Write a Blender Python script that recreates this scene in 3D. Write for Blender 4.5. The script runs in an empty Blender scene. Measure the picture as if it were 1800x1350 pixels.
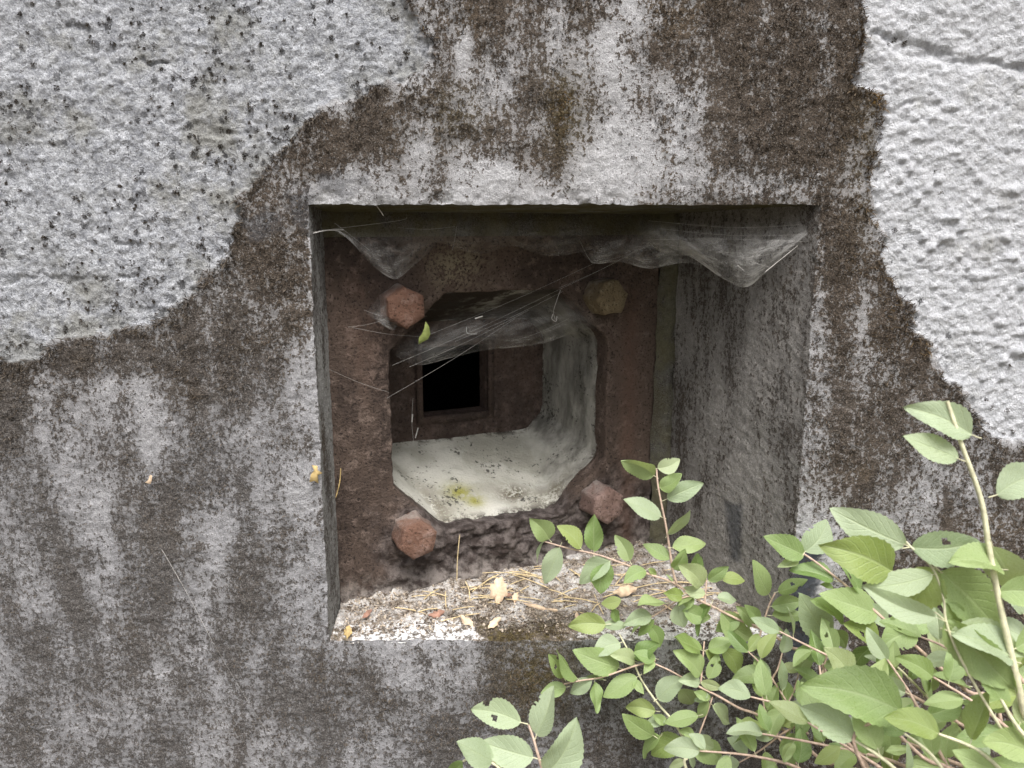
import bpy, math, random
import numpy as np
from mathutils import Vector, Matrix

random.seed(7); RNG = np.random.default_rng(11)
SC = bpy.context.scene
COL = SC.collection

# ------------------------------------------------------------------ camera, world, sun, exposure
Z0 = 1.35                      # eye height above the ground
DIST = 1.0                     # eye to wall face
PITCH = math.radians(11.5)
FPX = 1413.0                   # focal length in pixels of an 1800 wide image
cam_d = bpy.data.cameras.new('camera'); cam = bpy.data.objects.new('camera', cam_d); COL.objects.link(cam)
cam.location = (0, -DIST, Z0); cam.rotation_euler = (math.pi/2 - PITCH, 0, 0)
cam_d.sensor_width = 36; cam_d.lens = FPX/1800*36
cam_d.clip_start = 0.02; cam_d.clip_end = 1000
cam_d.dof.use_dof = True; cam_d.dof.focus_distance = 1.06; cam_d.dof.aperture_fstop = 11
SC.camera = cam

SUN_EL, SUN_AZ = math.radians(60), math.radians(9)    # azimuth: measured from straight behind the camera, minus = left
w = bpy.data.worlds.new('World'); SC.world = w; w.use_nodes = True
wn = w.node_tree.nodes; wl = w.node_tree.links
sky = wn.new('ShaderNodeTexSky'); sky.sky_type = 'NISHITA'; sky.sun_disc = False
sky.sun_elevation = SUN_EL; sky.sun_rotation = math.pi - SUN_AZ; sky.air_density = 1.0; sky.dust_density = 6.0; sky.ozone_density = 1.0
hs = wn.new('ShaderNodeHueSaturation'); hs.inputs['Saturation'].default_value = 0.35
wl.new(sky.outputs[0], hs.inputs['Color']); wl.new(hs.outputs[0], wn['Background'].inputs[0])
wn['Background'].inputs[1].default_value = 0.105
sun_d = bpy.data.lights.new('sun', 'SUN'); sun_d.energy = 1.5; sun_d.angle = math.radians(26); sun_d.color = (1.0, 0.975, 0.945)
sun = bpy.data.objects.new('sun', sun_d); COL.objects.link(sun)
sdir = Vector((math.sin(SUN_AZ)*math.cos(SUN_EL), -math.cos(SUN_AZ)*math.cos(SUN_EL), math.sin(SUN_EL)))   # towards the sun
sun.rotation_euler = sdir.to_track_quat('Z', 'Y').to_euler(); sun.location = sdir*5
SC.view_settings.view_transform = 'Standard'; SC.view_settings.look = 'None'
SC.view_settings.exposure = 1.2; SC.view_settings.gamma = 1.0; SC.view_settings.use_curve_mapping = False

# ------------------------------------------------------------------ camera projection helpers: image pixels (1800 x 1350) <-> place
CP, SP = math.cos(PITCH), math.sin(PITCH)
def ray(u, v):
    a = (u-900)/FPX; b = -(v-675)/FPX
    return np.array([a, CP + b*SP, -SP + b*CP])
def at(u, v, y):                                   # point at depth y (0 = wall face, minus = in front)
    r = ray(u, v); t = (y + DIST)/r[1]
    return Vector((r[0]*t, y, Z0 + r[2]*t))
def at_z(u, v, z):
    r = ray(u, v); t = (z - Z0)/r[2]
    return Vector((r[0]*t, -DIST + r[1]*t, z))
def sheet(P):                                      # place -> image pixels
    P = np.asarray(P, float); y = P[:, 1] + DIST; z = P[:, 2] - Z0
    d = y*CP - z*SP; up = y*SP + z*CP
    return 900 + FPX*P[:, 0]/d, 675 - FPX*up/d
PO = np.array([-.25, .09, Z0]); PE = np.array([.91767, .39734, 0.]); PN = np.array([.39734, -.91767, 0.])   # steel plate frame
def on_plate(u, z, off=0.0): return PO + PE*u + PN*off + np.array([0, 0, z])
def px_plate(u, v, off=0.0):
    r = ray(u, v); c = np.array([0, -DIST, Z0]); t = ((PO + PN*off - c) @ PN)/(r @ PN)
    return Vector(c + r*t)

# ------------------------------------------------------------------ numpy noise
def _h(ix, iy, iz, seed):
    h = (ix.astype(np.int64)*374761393 + iy.astype(np.int64)*668265263 + iz.astype(np.int64)*2147483647 + seed*1274126177) & 0xFFFFFFFF
    h = ((h ^ (h >> 13))*1274126177) & 0xFFFFFFFF
    h = h ^ (h >> 16)
    return (h & 0xFFFFFF)/float(0xFFFFFF)*2 - 1
def n2(x, z, s, seed=0):
    x = x*s; z = z*s; ix = np.floor(x); iz = np.floor(z); fx = x-ix; fz = z-iz
    fx = fx*fx*fx*(fx*(fx*6-15)+10); fz = fz*fz*fz*(fz*(fz*6-15)+10); o = np.zeros_like(ix)
    a = _h(ix, o, iz, seed); b = _h(ix+1, o, iz, seed); c = _h(ix, o, iz+1, seed); d = _h(ix+1, o, iz+1, seed)
    return (a*(1-fx)+b*fx)*(1-fz) + (c*(1-fx)+d*fx)*fz
def n3(P, s, seed=0):
    x, y, z = P[:, 0]*s, P[:, 1]*s, P[:, 2]*s
    iy = np.floor(y); fy = y-iy; fy = fy*fy*(3-2*fy); out = 0
    for k in (0, 1):
        ix = np.floor(x); iz = np.floor(z); fx = x-ix; fz = z-iz
        fx = fx*fx*(3-2*fx); fz = fz*fz*(3-2*fz)
        a = _h(ix, iy+k, iz, seed); b = _h(ix+1, iy+k, iz, seed); c = _h(ix, iy+k, iz+1, seed); d = _h(ix+1, iy+k, iz+1, seed)
        v = (a*(1-fx)+b*fx)*(1-fz) + (c*(1-fx)+d*fx)*fz
        out = out + v*(fy if k else 1-fy)
    return out
def sm(a, b, x):
    t = np.clip((x-a)/(b-a), 0, 1); return t*t*(3-2*t)

# ------------------------------------------------------------------ object helpers
def obj(name, data, parent=None, mat=None, label=None, cat=None, group=None, kind=None, smooth=False):
    o = bpy.data.objects.new(name, data); COL.objects.link(o)
    if mat is not None and data is not None:
        for m in (mat if isinstance(mat, (list, tuple)) else [mat]): data.materials.append(m)
    if parent is not None:
        o.parent = parent
        root = parent
        while root.parent: root = root.parent
        if parent.parent is None: o.matrix_parent_inverse = Matrix.Translation(parent.location).inverted()
    if label: o['label'] = label
    if cat: o['category'] = cat
    if group: o['group'] = group
    if kind: o['kind'] = kind
    if smooth and data is not None: data.polygons.foreach_set('use_smooth', np.ones(len(data.polygons), bool))
    return o
def empty(name, loc, label, cat, group=None):
    o = bpy.data.objects.new(name, None); COL.objects.link(o); o.location = loc; o.empty_display_size = .05
    o['label'] = label; o['category'] = cat
    if group: o['group'] = group
    return o
def mesh_np(name, V, Q, attrs=None):
    V = np.asarray(V, np.float32); Q = np.asarray(Q, np.int32); k = Q.shape[1]
    me = bpy.data.meshes.new(name)
    me.vertices.add(len(V)); me.vertices.foreach_set('co', V.ravel())
    me.loops.add(Q.size); me.loops.foreach_set('vertex_index', Q.ravel())
    me.polygons.add(len(Q)); me.polygons.foreach_set('loop_start', np.arange(0, Q.size, k, dtype=np.int32))
    me.update(calc_edges=True)
    for n, a in (attrs or {}).items():
        at_ = me.attributes.new(n, 'FLOAT', 'POINT'); at_.data.foreach_set('value', np.asarray(a, np.float32))
    me.validate(clean_customdata=False)
    return me
def grid_quads(nu, nv, mask=None, flip=False):
    i = np.arange(nu-1)[:, None]; j = np.arange(nv-1)[None, :]
    a = i*nv + j
    Q = np.stack([a, a+nv, a+nv+1, a+1], -1).reshape(-1, 4)
    if mask is not None: Q = Q[mask.ravel()]
    if flip: Q = Q[:, ::-1]
    return Q
def tube_np(pts, rad, n=6):
    pts = [Vector(p) for p in pts]; V = []; Q = []
    m = len(pts)
    for i, p in enumerate(pts):
        d = (pts[min(i+1, m-1)] - pts[max(i-1, 0)]).normalized()
        s = d.cross(Vector((.31, .93, .2))).normalized(); t = d.cross(s)
        r = rad[i] if hasattr(rad, '__len__') else rad
        for k in range(n):
            a = 2*math.pi*k/n; V.append(p + (s*math.cos(a) + t*math.sin(a))*r)
    for i in range(m-1):
        for k in range(n):
            Q.append((i*n+k, i*n+(k+1) % n, (i+1)*n+(k+1) % n, (i+1)*n+k))
    return V, Q
def spline(pts, n=6):
    pts = [Vector(p) for p in pts]; out = []
    for i in range(len(pts)-1):
        p0 = pts[max(i-1, 0)]; p1 = pts[i]; p2 = pts[i+1]; p3 = pts[min(i+2, len(pts)-1)]
        for k in range(n):
            t = k/n
            out.append(.5*((2*p1) + (p2-p0)*t + (2*p0-5*p1+4*p2-p3)*t*t + (3*p1-p0-3*p2+p3)*t**3))
    out.append(pts[-1]); return out

# ------------------------------------------------------------------ node materials
class NT:
    def __init__(s, name):
        s.m = bpy.data.materials.new(name); s.m.use_nodes = True; s.t = s.m.node_tree; s.t.nodes.clear()
        s.out = s.t.nodes.new('ShaderNodeOutputMaterial')
        s.co = s.t.nodes.new('ShaderNodeTexCoord').outputs['Object']
    def lk(s, a, b):
        if isinstance(a, (int, float)): b.default_value = a
        elif isinstance(a, (tuple, list)): b.default_value = tuple(a) + ((1,) if len(a) == 3 and len(b.default_value) == 4 else ())
        else: s.t.links.new(a, b)
    def noise(s, scale, detail=4, rough=.6, vec=None, dist=0.0):
        n = s.t.nodes.new('ShaderNodeTexNoise'); n.inputs['Scale'].default_value = scale; n.inputs['Detail'].default_value = detail
        n.inputs['Roughness'].default_value = rough; n.inputs['Distortion'].default_value = dist; s.lk(vec or s.co, n.inputs['Vector']); return n.outputs[0]
    def vor(s, scale, vec=None, out='Distance'):
        n = s.t.nodes.new('ShaderNodeTexVoronoi'); n.inputs['Scale'].default_value = scale; s.lk(vec or s.co, n.inputs['Vector']); return n.outputs[out]
    def mapv(s, scale, loc=(0, 0, 0), vec=None):
        n = s.t.nodes.new('ShaderNodeMapping'); n.inputs['Scale'].default_value = scale; n.inputs['Location'].default_value = loc; s.lk(vec or s.co, n.inputs['Vector']); return n.outputs[0]
    def attr(s, name):
        n = s.t.nodes.new('ShaderNodeAttribute'); n.attribute_name = name; return n.outputs['Fac']
    def math(s, op, a, b=0.0, c=None):
        n = s.t.nodes.new('ShaderNodeMath'); n.operation = op; s.lk(a, n.inputs[0]); s.lk(b, n.inputs[1])
        if c is not None: s.lk(c, n.inputs[2])
        return n.outputs[0]
    def ramp(s, x, a, b, lo=0.0, hi=1.0, smooth=True):
        n = s.t.nodes.new('ShaderNodeMapRange'); n.interpolation_type = 'SMOOTHSTEP' if smooth else 'LINEAR'
        for k, v in zip(('Value', 'From Min', 'From Max', 'To Min', 'To Max'), (x, a, b, lo, hi)): s.lk(v, n.inputs[k])
        return n.outputs[0]
    def mix(s, f, a, b, mode='MIX'):
        n = s.t.nodes.new('ShaderNodeMix'); n.data_type = 'RGBA'; n.blend_type = mode
        s.lk(f, n.inputs[0]); s.lk(a, n.inputs[6]); s.lk(b, n.inputs[7]); return n.outputs[2]
    def bump(s, h, strength, dist, nrm=None):
        n = s.t.nodes.new('ShaderNodeBump'); n.inputs['Strength'].default_value = strength; n.inputs['Distance'].default_value = dist
        s.lk(h, n.inputs['Height'])
        if nrm is not None: s.lk(nrm, n.inputs['Normal'])
        return n.outputs[0]
    def bsdf(s, col, rough=.9, spec=.3, nrm=None, link=True):
        n = s.t.nodes.new('ShaderNodeBsdfPrincipled'); s.lk(col, n.inputs['Base Color']); s.lk(rough, n.inputs['Roughness']); s.lk(spec, n.inputs['Specular IOR Level'])
        if nrm is not None: s.lk(nrm, n.inputs['Normal'])
        if link: s.t.links.new(n.outputs[0], s.out.inputs[0])
        return n.outputs[0]

def wall_material(name, base_lo, base_hi, algae=0.0):
    n = NT(name); moss = n.attr('moss'); plas = n.attr('plaster'); white = n.attr('white'); slate = n.attr('slate')
    streak = n.noise(16, 7, .62, n.mapv((1, 1, .42)))
    mid = n.noise(90, 6, .7); fine = n.noise(420, 5, .72); grit = n.noise(1100, 3, .7)
    # concrete
    cc = n.mix(n.ramp(n.math('ADD', n.math('MULTIPLY', mid, .5), n.math('MULTIPLY', fine, .5)), .36, .64), base_lo, base_hi)
    cc = n.mix(n.ramp(grit, .56, .72), cc, (base_hi[0]*1.35, base_hi[1]*1.35, base_hi[2]*1.35))
    cc = n.mix(n.ramp(grit, .40, .30), cc, (.09, .085, .08))
    # thin grey-brown grime where the growth is sparse
    warm = n.attr('warm'); clot = n.noise(200, 5, .62, n.mapv((1, 1, .75), (1.7, 0, 4)))
    cc = n.mix(1.0, cc, n.mix(warm, (.70, .695, .70), (.96, .955, .955)), 'MULTIPLY')
    gg = n.math('ADD', n.math('MULTIPLY', moss, n.math('ADD', .68, n.math('MULTIPLY', warm, .26))), n.math('SUBTRACT', .16, n.math('MULTIPLY', warm, .10)))
    g = n.ramp(n.math('ADD', gg, n.math('MULTIPLY', n.math('SUBTRACT', streak, .5), 1.8)), .22, .82)
    cc = n.mix(n.math('MULTIPLY', g, .66), cc, n.mix(warm, (.15, .148, .15), (.16, .145, .13)))
    runs = n.noise(42, 6, .65, n.mapv((1, 1, .22), (2.2, 0, .7)))
    # moss / black lichen crust
    cov = n.math('ADD', gg, n.math('MULTIPLY', n.math('SUBTRACT', streak, .5), 1.7))
    cov = n.math('ADD', cov, n.math('MULTIPLY', n.math('SUBTRACT', fine, .5), 2.0))
    cov = n.math('ADD', cov, n.math('MULTIPLY', n.math('SUBTRACT', clot, .5), 2.1))
    cov = n.math('ADD', cov, n.math('MULTIPLY', n.math('SUBTRACT', mid, .5), 1.5))
    cov = n.math('ADD', cov, n.math('MULTIPLY', n.math('SUBTRACT', runs, .5), 1.4))
    cov = n.ramp(cov, .47, .64)
    mv = n.ramp(n.noise(600, 3, .6), .35, .65)
    mc = n.mix(mv, n.mix(warm, (.042, .038, .035), (.024, .018, .013)), n.mix(warm, (.150, .138, .130), (.110, .084, .062)))
    mc = n.mix(n.math('MULTIPLY', n.ramp(n.noise(9, 4, .6), .52, .68), n.math('ADD', n.math('MULTIPLY', warm, .45), .2)), mc, n.mix(mv, (.040, .029, .016), (.13, .092, .055)))
    mc = n.mix(n.math('MULTIPLY', n.ramp(n.noise(480, 4, .75, n.mapv((1, 1, 1), (5, 2, 1))), .59, .66), .7), mc, (.40, .385, .37))
    cc = n.mix(n.math('MULTIPLY', cov, .95), cc, mc)
    cc = n.mix(n.math('MULTIPLY', n.attr('olive'), n.ramp(n.math('ADD', fine, mid), .82, 1.08)), cc, n.mix(mv, (.045, .036, .016), (.13, .105, .055)))
    # smooth blue-grey bare cement
    cc = n.mix(n.math('MULTIPLY', slate, n.ramp(n.math('ADD', fine, n.math('MULTIPLY', mid, .4)), 1.0, .80)), cc, n.mix(n.ramp(grit, .6, .7), (.062, .068, .08), (.16, .165, .18)))
    # old lime plaster
    pl = n.mix(n.ramp(n.math('ADD', n.math('MULTIPLY', mid, .55), n.math('MULTIPLY', fine, .45)), .38, .62), n.mix(white, (.26, .27, .295), (.50, .51, .535)), n.mix(white, (.62, .635, .67), (.72, .73, .76)))
    pl = n.mix(n.math('MULTIPLY', n.ramp(grit, .46, .34), n.mix(white, (.6, .6, .6), (.25, .25, .25))), pl, (.16, .16, .165))
    pl = n.mix(n.ramp(n.noise(38, 7, .75, n.mapv((1, 1, 1), (9, 0, 3))), .54, .66, 0, .45), pl, n.mix(white, (.24, .245, .26), (.46, .475, .51)))
    blot = n.ramp(n.math('ADD', n.noise(14, 7, .72), n.math('MULTIPLY', moss, .30)), .54, .72)
    pl = n.mix(n.math('MULTIPLY', blot, n.mix(white, (.55, .55, .55), (.2, .2, .2))), pl, (.21, .21, .19))
    vd = n.vor(78, n.mapv((1, 1, .8))); vr = n.t.nodes.new('ShaderNodeSeparateColor'); n.lk(n.vor(78, n.mapv((1, 1, .8)), 'Color'), vr.inputs[0])
    rad = n.math('MULTIPLY', n.ramp(vr.outputs[0], n.math('SUBTRACT', 1.0, n.math('MULTIPLY', moss, 1.7)), 1.0, 0.0, 1.0, False), .46)
    dot = n.ramp(n.math('SUBTRACT', n.math('ADD', vd, n.math('MULTIPLY', n.math('SUBTRACT', fine, .5), 1.3)), rad), .02, -.12)
    pl = n.mix(n.math('MULTIPLY', n.ramp(n.math('ADD', n.noise(7, 6, .7), n.math('MULTIPLY', mid, .3)), .66, .84), .35), pl, (.33, .32, .27))
    pl = n.mix(n.math('MULTIPLY', n.ramp(clot, .42, .34), n.mix(white, (.7, .7, .7), (.45, .45, .45))), pl, n.mix(white, (.13, .13, .13), (.30, .305, .32)))
    pl = n.mix(n.math('MULTIPLY', dot, n.ramp(vr.outputs[1], .1, .9, .35, .95)), pl, (.055, .055, .058))
    col = n.mix(plas, cc, pl)
    if algae: col = n.mix(n.math('MULTIPLY', n.ramp(n.noise(24, 5, .6), .3, .6), algae), col, (.12, .105, .040))
    h = n.math('ADD', n.math('MULTIPLY', fine, .6), n.math('MULTIPLY', grit, .35))
    h = n.math('ADD', h, n.math('ADD', n.math('MULTIPLY', mid, .7), n.math('MULTIPLY', clot, n.math('ADD', n.math('MULTIPLY', plas, .9), .4))))
    nr = n.bump(h, 1.0, .0050)
    n.bsdf(col, .92, .18, nr); return n.m
M_WALL = wall_material('mossy_concrete', (.33, .33, .338), (.63, .63, .645))
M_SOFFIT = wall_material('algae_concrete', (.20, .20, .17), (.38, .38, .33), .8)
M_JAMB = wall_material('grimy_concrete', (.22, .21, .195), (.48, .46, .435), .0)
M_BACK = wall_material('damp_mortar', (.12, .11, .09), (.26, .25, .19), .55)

def sill_material():
    n = NT('flaking_white_sill'); moss = n.attr('moss')
    mid = n.noise(70, 6, .68); fine = n.noise(330, 5, .7); grit = n.noise(1000, 3, .7)
    white = n.mix(n.ramp(fine, .4, .6), (.55, .54, .53), (.86, .85, .84))
    dirt = n.mix(n.ramp(fine, .38, .62), (.075, .060, .045), (.30, .25, .20))
    dirt = n.mix(n.ramp(grit, .58, .68), dirt, (.52, .49, .45))
    mossc = n.mix(n.ramp(fine, .35, .65), (.030, .024, .012), (.12, .095, .045))
    cov = n.math('ADD', moss, n.math('ADD', n.math('MULTIPLY', n.math('SUBTRACT', mid, .5), 1.5), n.math('MULTIPLY', n.math('SUBTRACT', fine, .5), 1.3)))
    c = n.mix(n.ramp(cov, .36, .48), white, n.mix(n.ramp(cov, .62, .8), dirt, mossc))
    c = n.mix(n.math('MULTIPLY', n.ramp(n.noise(150, 5, .7, n.mapv((1, 1, 1), (2, 1, 0))), .50, .56), .9), c, (.085, .07, .055))
    c = n.mix(n.attr('dirt'), c, n.mix(n.ramp(n.noise(40, 6, .7), .42, .6), dirt, n.mix(.5, dirt, white)))
    n.bsdf(c, .95, .15, n.bump(n.math('ADD', n.math('MULTIPLY', fine, .7), n.math('ADD', mid, n.math('MULTIPLY', grit, .3))), .9, .004)); return n.m
M_SILL = sill_material()

def rust_material(name, a, b, c, crust=.25):
    n = NT(name); big = n.noise(9, 5, .6, n.mapv((1, 1, .45))); mid = n.noise(60, 6, .66); fine = n.noise(260, 5, .7)
    col = n.mix(n.ramp(big, .36, .62), a, b)
    col = n.mix(n.math('MULTIPLY', n.ramp(mid, .5, .68), .8), col, c)
    col = n.mix(n.ramp(fine, .46, .36), col, (a[0]*.35, a[1]*.35, a[2]*.35))
    col = n.mix(n.math('MULTIPLY', n.ramp(fine, .62, .74), .5), col, (.30, .255, .23))
    cr = n.attr('crust')
    col = n.mix(n.math('MULTIPLY', cr, .75), col, n.mix(n.ramp(mid, .4, .62), (.034, .027, .026), (.15, .13, .125)))
    col = n.mix(n.math('MULTIPLY', n.attr('dust'), n.ramp(mid, .35, .6)), col, (.30, .27, .245))
    col = n.mix(n.math('MULTIPLY', n.attr('orange'), n.ramp(n.math('ADD', mid, big), .85, 1.12)), col, (.13, .074, .054))
    col = n.mix(n.math('MULTIPLY', n.attr('lichen'), n.ramp(n.math('ADD', mid, fine), .92, 1.10)), col, (.26, .22, .15))
    n.bsdf(col, .78, .25, n.bump(n.math('ADD', mid, n.math('MULTIPLY', fine, .7)), 1.0, .0060)); return n.m
M_RUST = rust_material('rusted_plate', (.052, .037, .030), (.108, .077, .061), (.18, .135, .112))
M_BOLT = rust_material('rusted_bolt', (.17, .092, .064), (.23, .140, .108), (.30, .205, .17))
M_BOLT_PALE = rust_material('olive_rust_bolt', (.16, .12, .068), (.21, .165, .10), (.28, .23, .15))
M_BOLT_BROWN = rust_material('brown_bolt', (.17, .108, .090), (.23, .155, .132), (.30, .215, .19))
M_INNER = rust_material('inner_rust', (.060, .042, .034), (.105, .070, .055), (.13, .09, .07))

def funnel_material():
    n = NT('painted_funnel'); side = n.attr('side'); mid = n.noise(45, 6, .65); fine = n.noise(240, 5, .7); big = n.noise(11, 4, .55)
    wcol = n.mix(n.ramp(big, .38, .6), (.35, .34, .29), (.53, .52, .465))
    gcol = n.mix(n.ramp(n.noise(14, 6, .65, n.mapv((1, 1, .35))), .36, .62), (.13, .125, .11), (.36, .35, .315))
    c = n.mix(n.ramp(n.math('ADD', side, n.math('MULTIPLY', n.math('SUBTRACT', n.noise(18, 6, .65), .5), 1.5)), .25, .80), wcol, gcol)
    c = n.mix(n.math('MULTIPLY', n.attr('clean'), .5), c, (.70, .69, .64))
    c = n.mix(n.math('MULTIPLY', n.attr('green'), n.ramp(n.math('ADD', mid, n.math('MULTIPLY', fine, .6)), .62, .84)), c, (.27, .26, .06))
    c = n.mix(n.math('MULTIPLY', n.attr('brown'), n.ramp(n.math('ADD', mid, fine), .84, 1.02)), c, (.085, .068, .04))
    c = n.mix(n.math('MULTIPLY', n.attr('dark_facets'), n.ramp(n.math('ADD', n.noise(13, 6, .65), n.math('MULTIPLY', mid, .4)), .48, .66)), c, n.mix(fine, (.028, .023, .020), (.062, .050, .042)))  # darkens the top and left facets towards a near-black brown
    speck = n.ramp(n.math('ADD', n.math('MULTIPLY', n.noise(150, 6, .7), .7), n.math('MULTIPLY', n.noise(20, 4, .6), .55)), .70, .76)
    c = n.mix(n.math('MULTIPLY', speck, .88), c, (.045, .043, .038))
    c = n.mix(n.math('MULTIPLY', n.attr('edge'), n.ramp(n.math('ADD', n.math('MULTIPLY', fine, .5), mid), .70, .86)), c, (.07, .06, .05))
    n.bsdf(c, .95, .08, n.bump(n.math('ADD', mid, n.math('MULTIPLY', fine, .7)), .9, .0030)); return n.m
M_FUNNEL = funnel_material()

def plain(name, col, rough=.9, vary=.3, scale=60, spec=.2):
    n = NT(name); f = n.noise(scale, 5, .6)
    n.bsdf(n.mix(n.ramp(f, .3, .7), tuple(c*(1-vary) for c in col), tuple(min(1, c*(1+vary)) for c in col)), rough, spec, n.bump(f, .3, .002)); return n.m
M_DARK = plain('chamber_black', (.008, .008, .008))  # near-black colour stands in for the darkness inside the chamber
M_SOIL = plain('soil', (.09, .075, .05), .95, .4, 6)
M_STEM = plain('young_bark', (.46, .34, .27), .6, .25, 180, .35)
M_STEM_G = plain('green_bark', (.58, .56, .38), .55, .2, 120, .35)
M_NEEDLE = plain('dry_needle', (.58, .46, .27), .6, .25, 200, .3)
M_DRYLEAF = plain('dry_leaf', (.58, .44, .31), .8, .25, 90)
M_DRYLEAF_D = plain('brown_dry_leaf', (.26, .15, .11), .8, .3, 90)
M_YELLOW = plain('yellow_leaf', (.42, .31, .14), .7, .3, 120)
M_PALEGREEN = plain('fresh_scrap', (.17, .20, .06), .6, .2, 120)
M_MORTAR = wall_material('mortar_fillet', (.12, .115, .085), (.25, .24, .185), .35)

def moss_material():
    n = NT('moss_blades'); t = n.attr('tip'); r = n.attr('rnd'); g = n.attr('gold')
    c = n.mix(r, (.022, .018, .014), (.11, .090, .070))
    c = n.mix(n.math('MULTIPLY', t, n.ramp(r, .3, 1.0, .15, .95)), c, (.19, .165, .14))
    c = n.mix(g, c, n.mix(t, (.075, .045, .016), (.22, .135, .04)))
    n.bsdf(c, .9, .1); return n.m
M_MOSS = moss_material()

def leaf_material(name, a, b):
    n = NT(name); uv = n.t.nodes.new('ShaderNodeTexCoord').outputs['UV']; s = n.t.nodes.new('ShaderNodeSeparateXYZ'); n.lk(uv, s.inputs[0])
    t, v = s.outputs[0], n.math('ABSOLUTE', n.math('SUBTRACT', s.outputs[1], .5))
    rnd = n.t.nodes.new('ShaderNodeObjectInfo').outputs['Random']
    c = n.mix(n.ramp(rnd, 0, 1, 0, 1, False), a, b)
    r2 = n.math('FRACT', n.math('MULTIPLY', rnd, 37.0)); c = n.mix(n.ramp(r2, .72, 1.0, 0, .55), c, (.36, .40, .10)); c = n.mix(n.ramp(r2, .15, .0, 0, .4), c, (.08, .15, .04))
    rib = n.ramp(v, .045, .012)
    wav = n.math('SINE', n.math('MULTIPLY', n.math('SUBTRACT', n.math('MULTIPLY', t, 7.0), n.math('MULTIPLY', v, 5.0)), 6.2832))
    vein = n.math('MAXIMUM', rib, n.math('MULTIPLY', n.ramp(wav, .80, 1.0), .55))
    blot = n.noise(70, 4, .6)
    c = n.mix(n.ramp(blot, .35, .7, 0, .5), c, tuple(x*1.25 for x in b))
    c = n.mix(n.math('MULTIPLY', vein, .32), c, (.46, .54, .30))
    nr = n.bump(n.math('ADD', n.math('MULTIPLY', vein, -1.0), n.math('MULTIPLY', n.noise(240, 3), .6)), .45, .0012)
    p = n.bsdf(c, n.ramp(n.noise(30, 3), .3, .7, .24, .46), .75, nr, False)
    tr = n.t.nodes.new('ShaderNodeBsdfTranslucent'); n.lk(n.mix(.5, c, (.55, .66, .14)), tr.inputs[0]); n.lk(nr, tr.inputs['Normal'])
    ms = n.t.nodes.new('ShaderNodeMixShader'); ms.inputs[0].default_value = .38; n.lk(p, ms.inputs[1]); n.lk(tr.outputs[0], ms.inputs[2])
    n.t.links.new(ms.outputs[0], n.out.inputs[0]); return n.m
M_LEAF = [leaf_material('plum_leaf', (.22, .325, .11), (.33, .425, .185)),
          leaf_material('plum_leaf_pale', (.31, .40, .235), (.41, .49, .325)),
          leaf_material('plum_leaf_deep', (.15, .25, .075), (.22, .32, .11))]

def web_material():
    n = NT('cobweb'); uv = n.t.nodes.new('ShaderNodeTexCoord').outputs['UV']
    def fib(sc, stretch, off, w):
        m_ = n.noise(sc, 2, .5, n.mapv(stretch, off, uv), .6); return n.ramp(n.math('ABSOLUTE', n.math('SUBTRACT', m_, .5)), w, 0.0)
    f1 = fib(30, (.12, 1.6, 1), (0, 0, 0), .020); f2 = fib(34, (.2, 1.0, 1), (3, 1, 0), .016); f3 = fib(26, (1.0, .5, 1), (7, 2, 0), .014)
    fibs = n.math('MAXIMUM', f1, n.math('MAXIMUM', f2, n.math('MULTIPLY', f3, .7)))
    cl = n.ramp(n.noise(4, 5, .65, uv), .36, .66)
    a = n.math('ADD', n.math('ADD', .06, n.math('MULTIPLY', cl, .42)), n.math('MULTIPLY', fibs, .30))
    a = n.math('MINIMUM', n.math('MULTIPLY', a, n.attr('dens')), .85)
    d = n.t.nodes.new('ShaderNodeBsdfDiffuse'); d.inputs[0].default_value = (.70, .69, .67, 1)
    tl = n.t.nodes.new('ShaderNodeBsdfTranslucent'); tl.inputs[0].default_value = (.70, .69, .67, 1)
    s1 = n.t.nodes.new('ShaderNodeMixShader'); s1.inputs[0].default_value = .4; n.lk(d.outputs[0], s1.inputs[1]); n.lk(tl.outputs[0], s1.inputs[2])
    tr = n.t.nodes.new('ShaderNodeBsdfTransparent'); s2 = n.t.nodes.new('ShaderNodeMixShader')
    n.lk(a, s2.inputs[0]); n.lk(tr.outputs[0], s2.inputs[1]); n.lk(s1.outputs[0], s2.inputs[2]); n.t.links.new(s2.outputs[0], n.out.inputs[0]); return n.m
M_WEB = web_material()
M_SILK = plain('silk', (.62, .60, .57), .6, .1)

# ------------------------------------------------------------------ growth on the wall, read off the image (50 px cells, 0 bare .. 9 dense)
ROWS = """111221233211124558546526888888500000
112231233211111727543236778878500000
111123344211113625563224678887300000
331112342111566734584343578889810000
321111333478875767484224578889700000
212122234587653645783214567789600000
222222233653223521442113434568400000
212222225660000000000055777678610000
221232337860000000000077777658530000
222322368860000000000077776557660000
212233578840000000000077776546482000
114557778750000000000077765547486000
788788678740000000000077765456577200
864343577530000000000066654466577610
753353565320000000000066654367686640
743343674330000000000066654367775552
473466766322000000000066543357765467
574378766422000000000066543346653577
665367437643000000000065543344455677
656477647752000000000055643343677777
767587648632555555555555643353777777
768767757743444478887444444453777777
777576746765422228763322222253788777
456774637666753238886666666666777777
666676636766776448887776666666777777
673467736776657768766776677777777777
775576726566546777777777777777777777""".split()
GRID = np.array([[int(c) for c in r] for r in ROWS], float)/9
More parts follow.
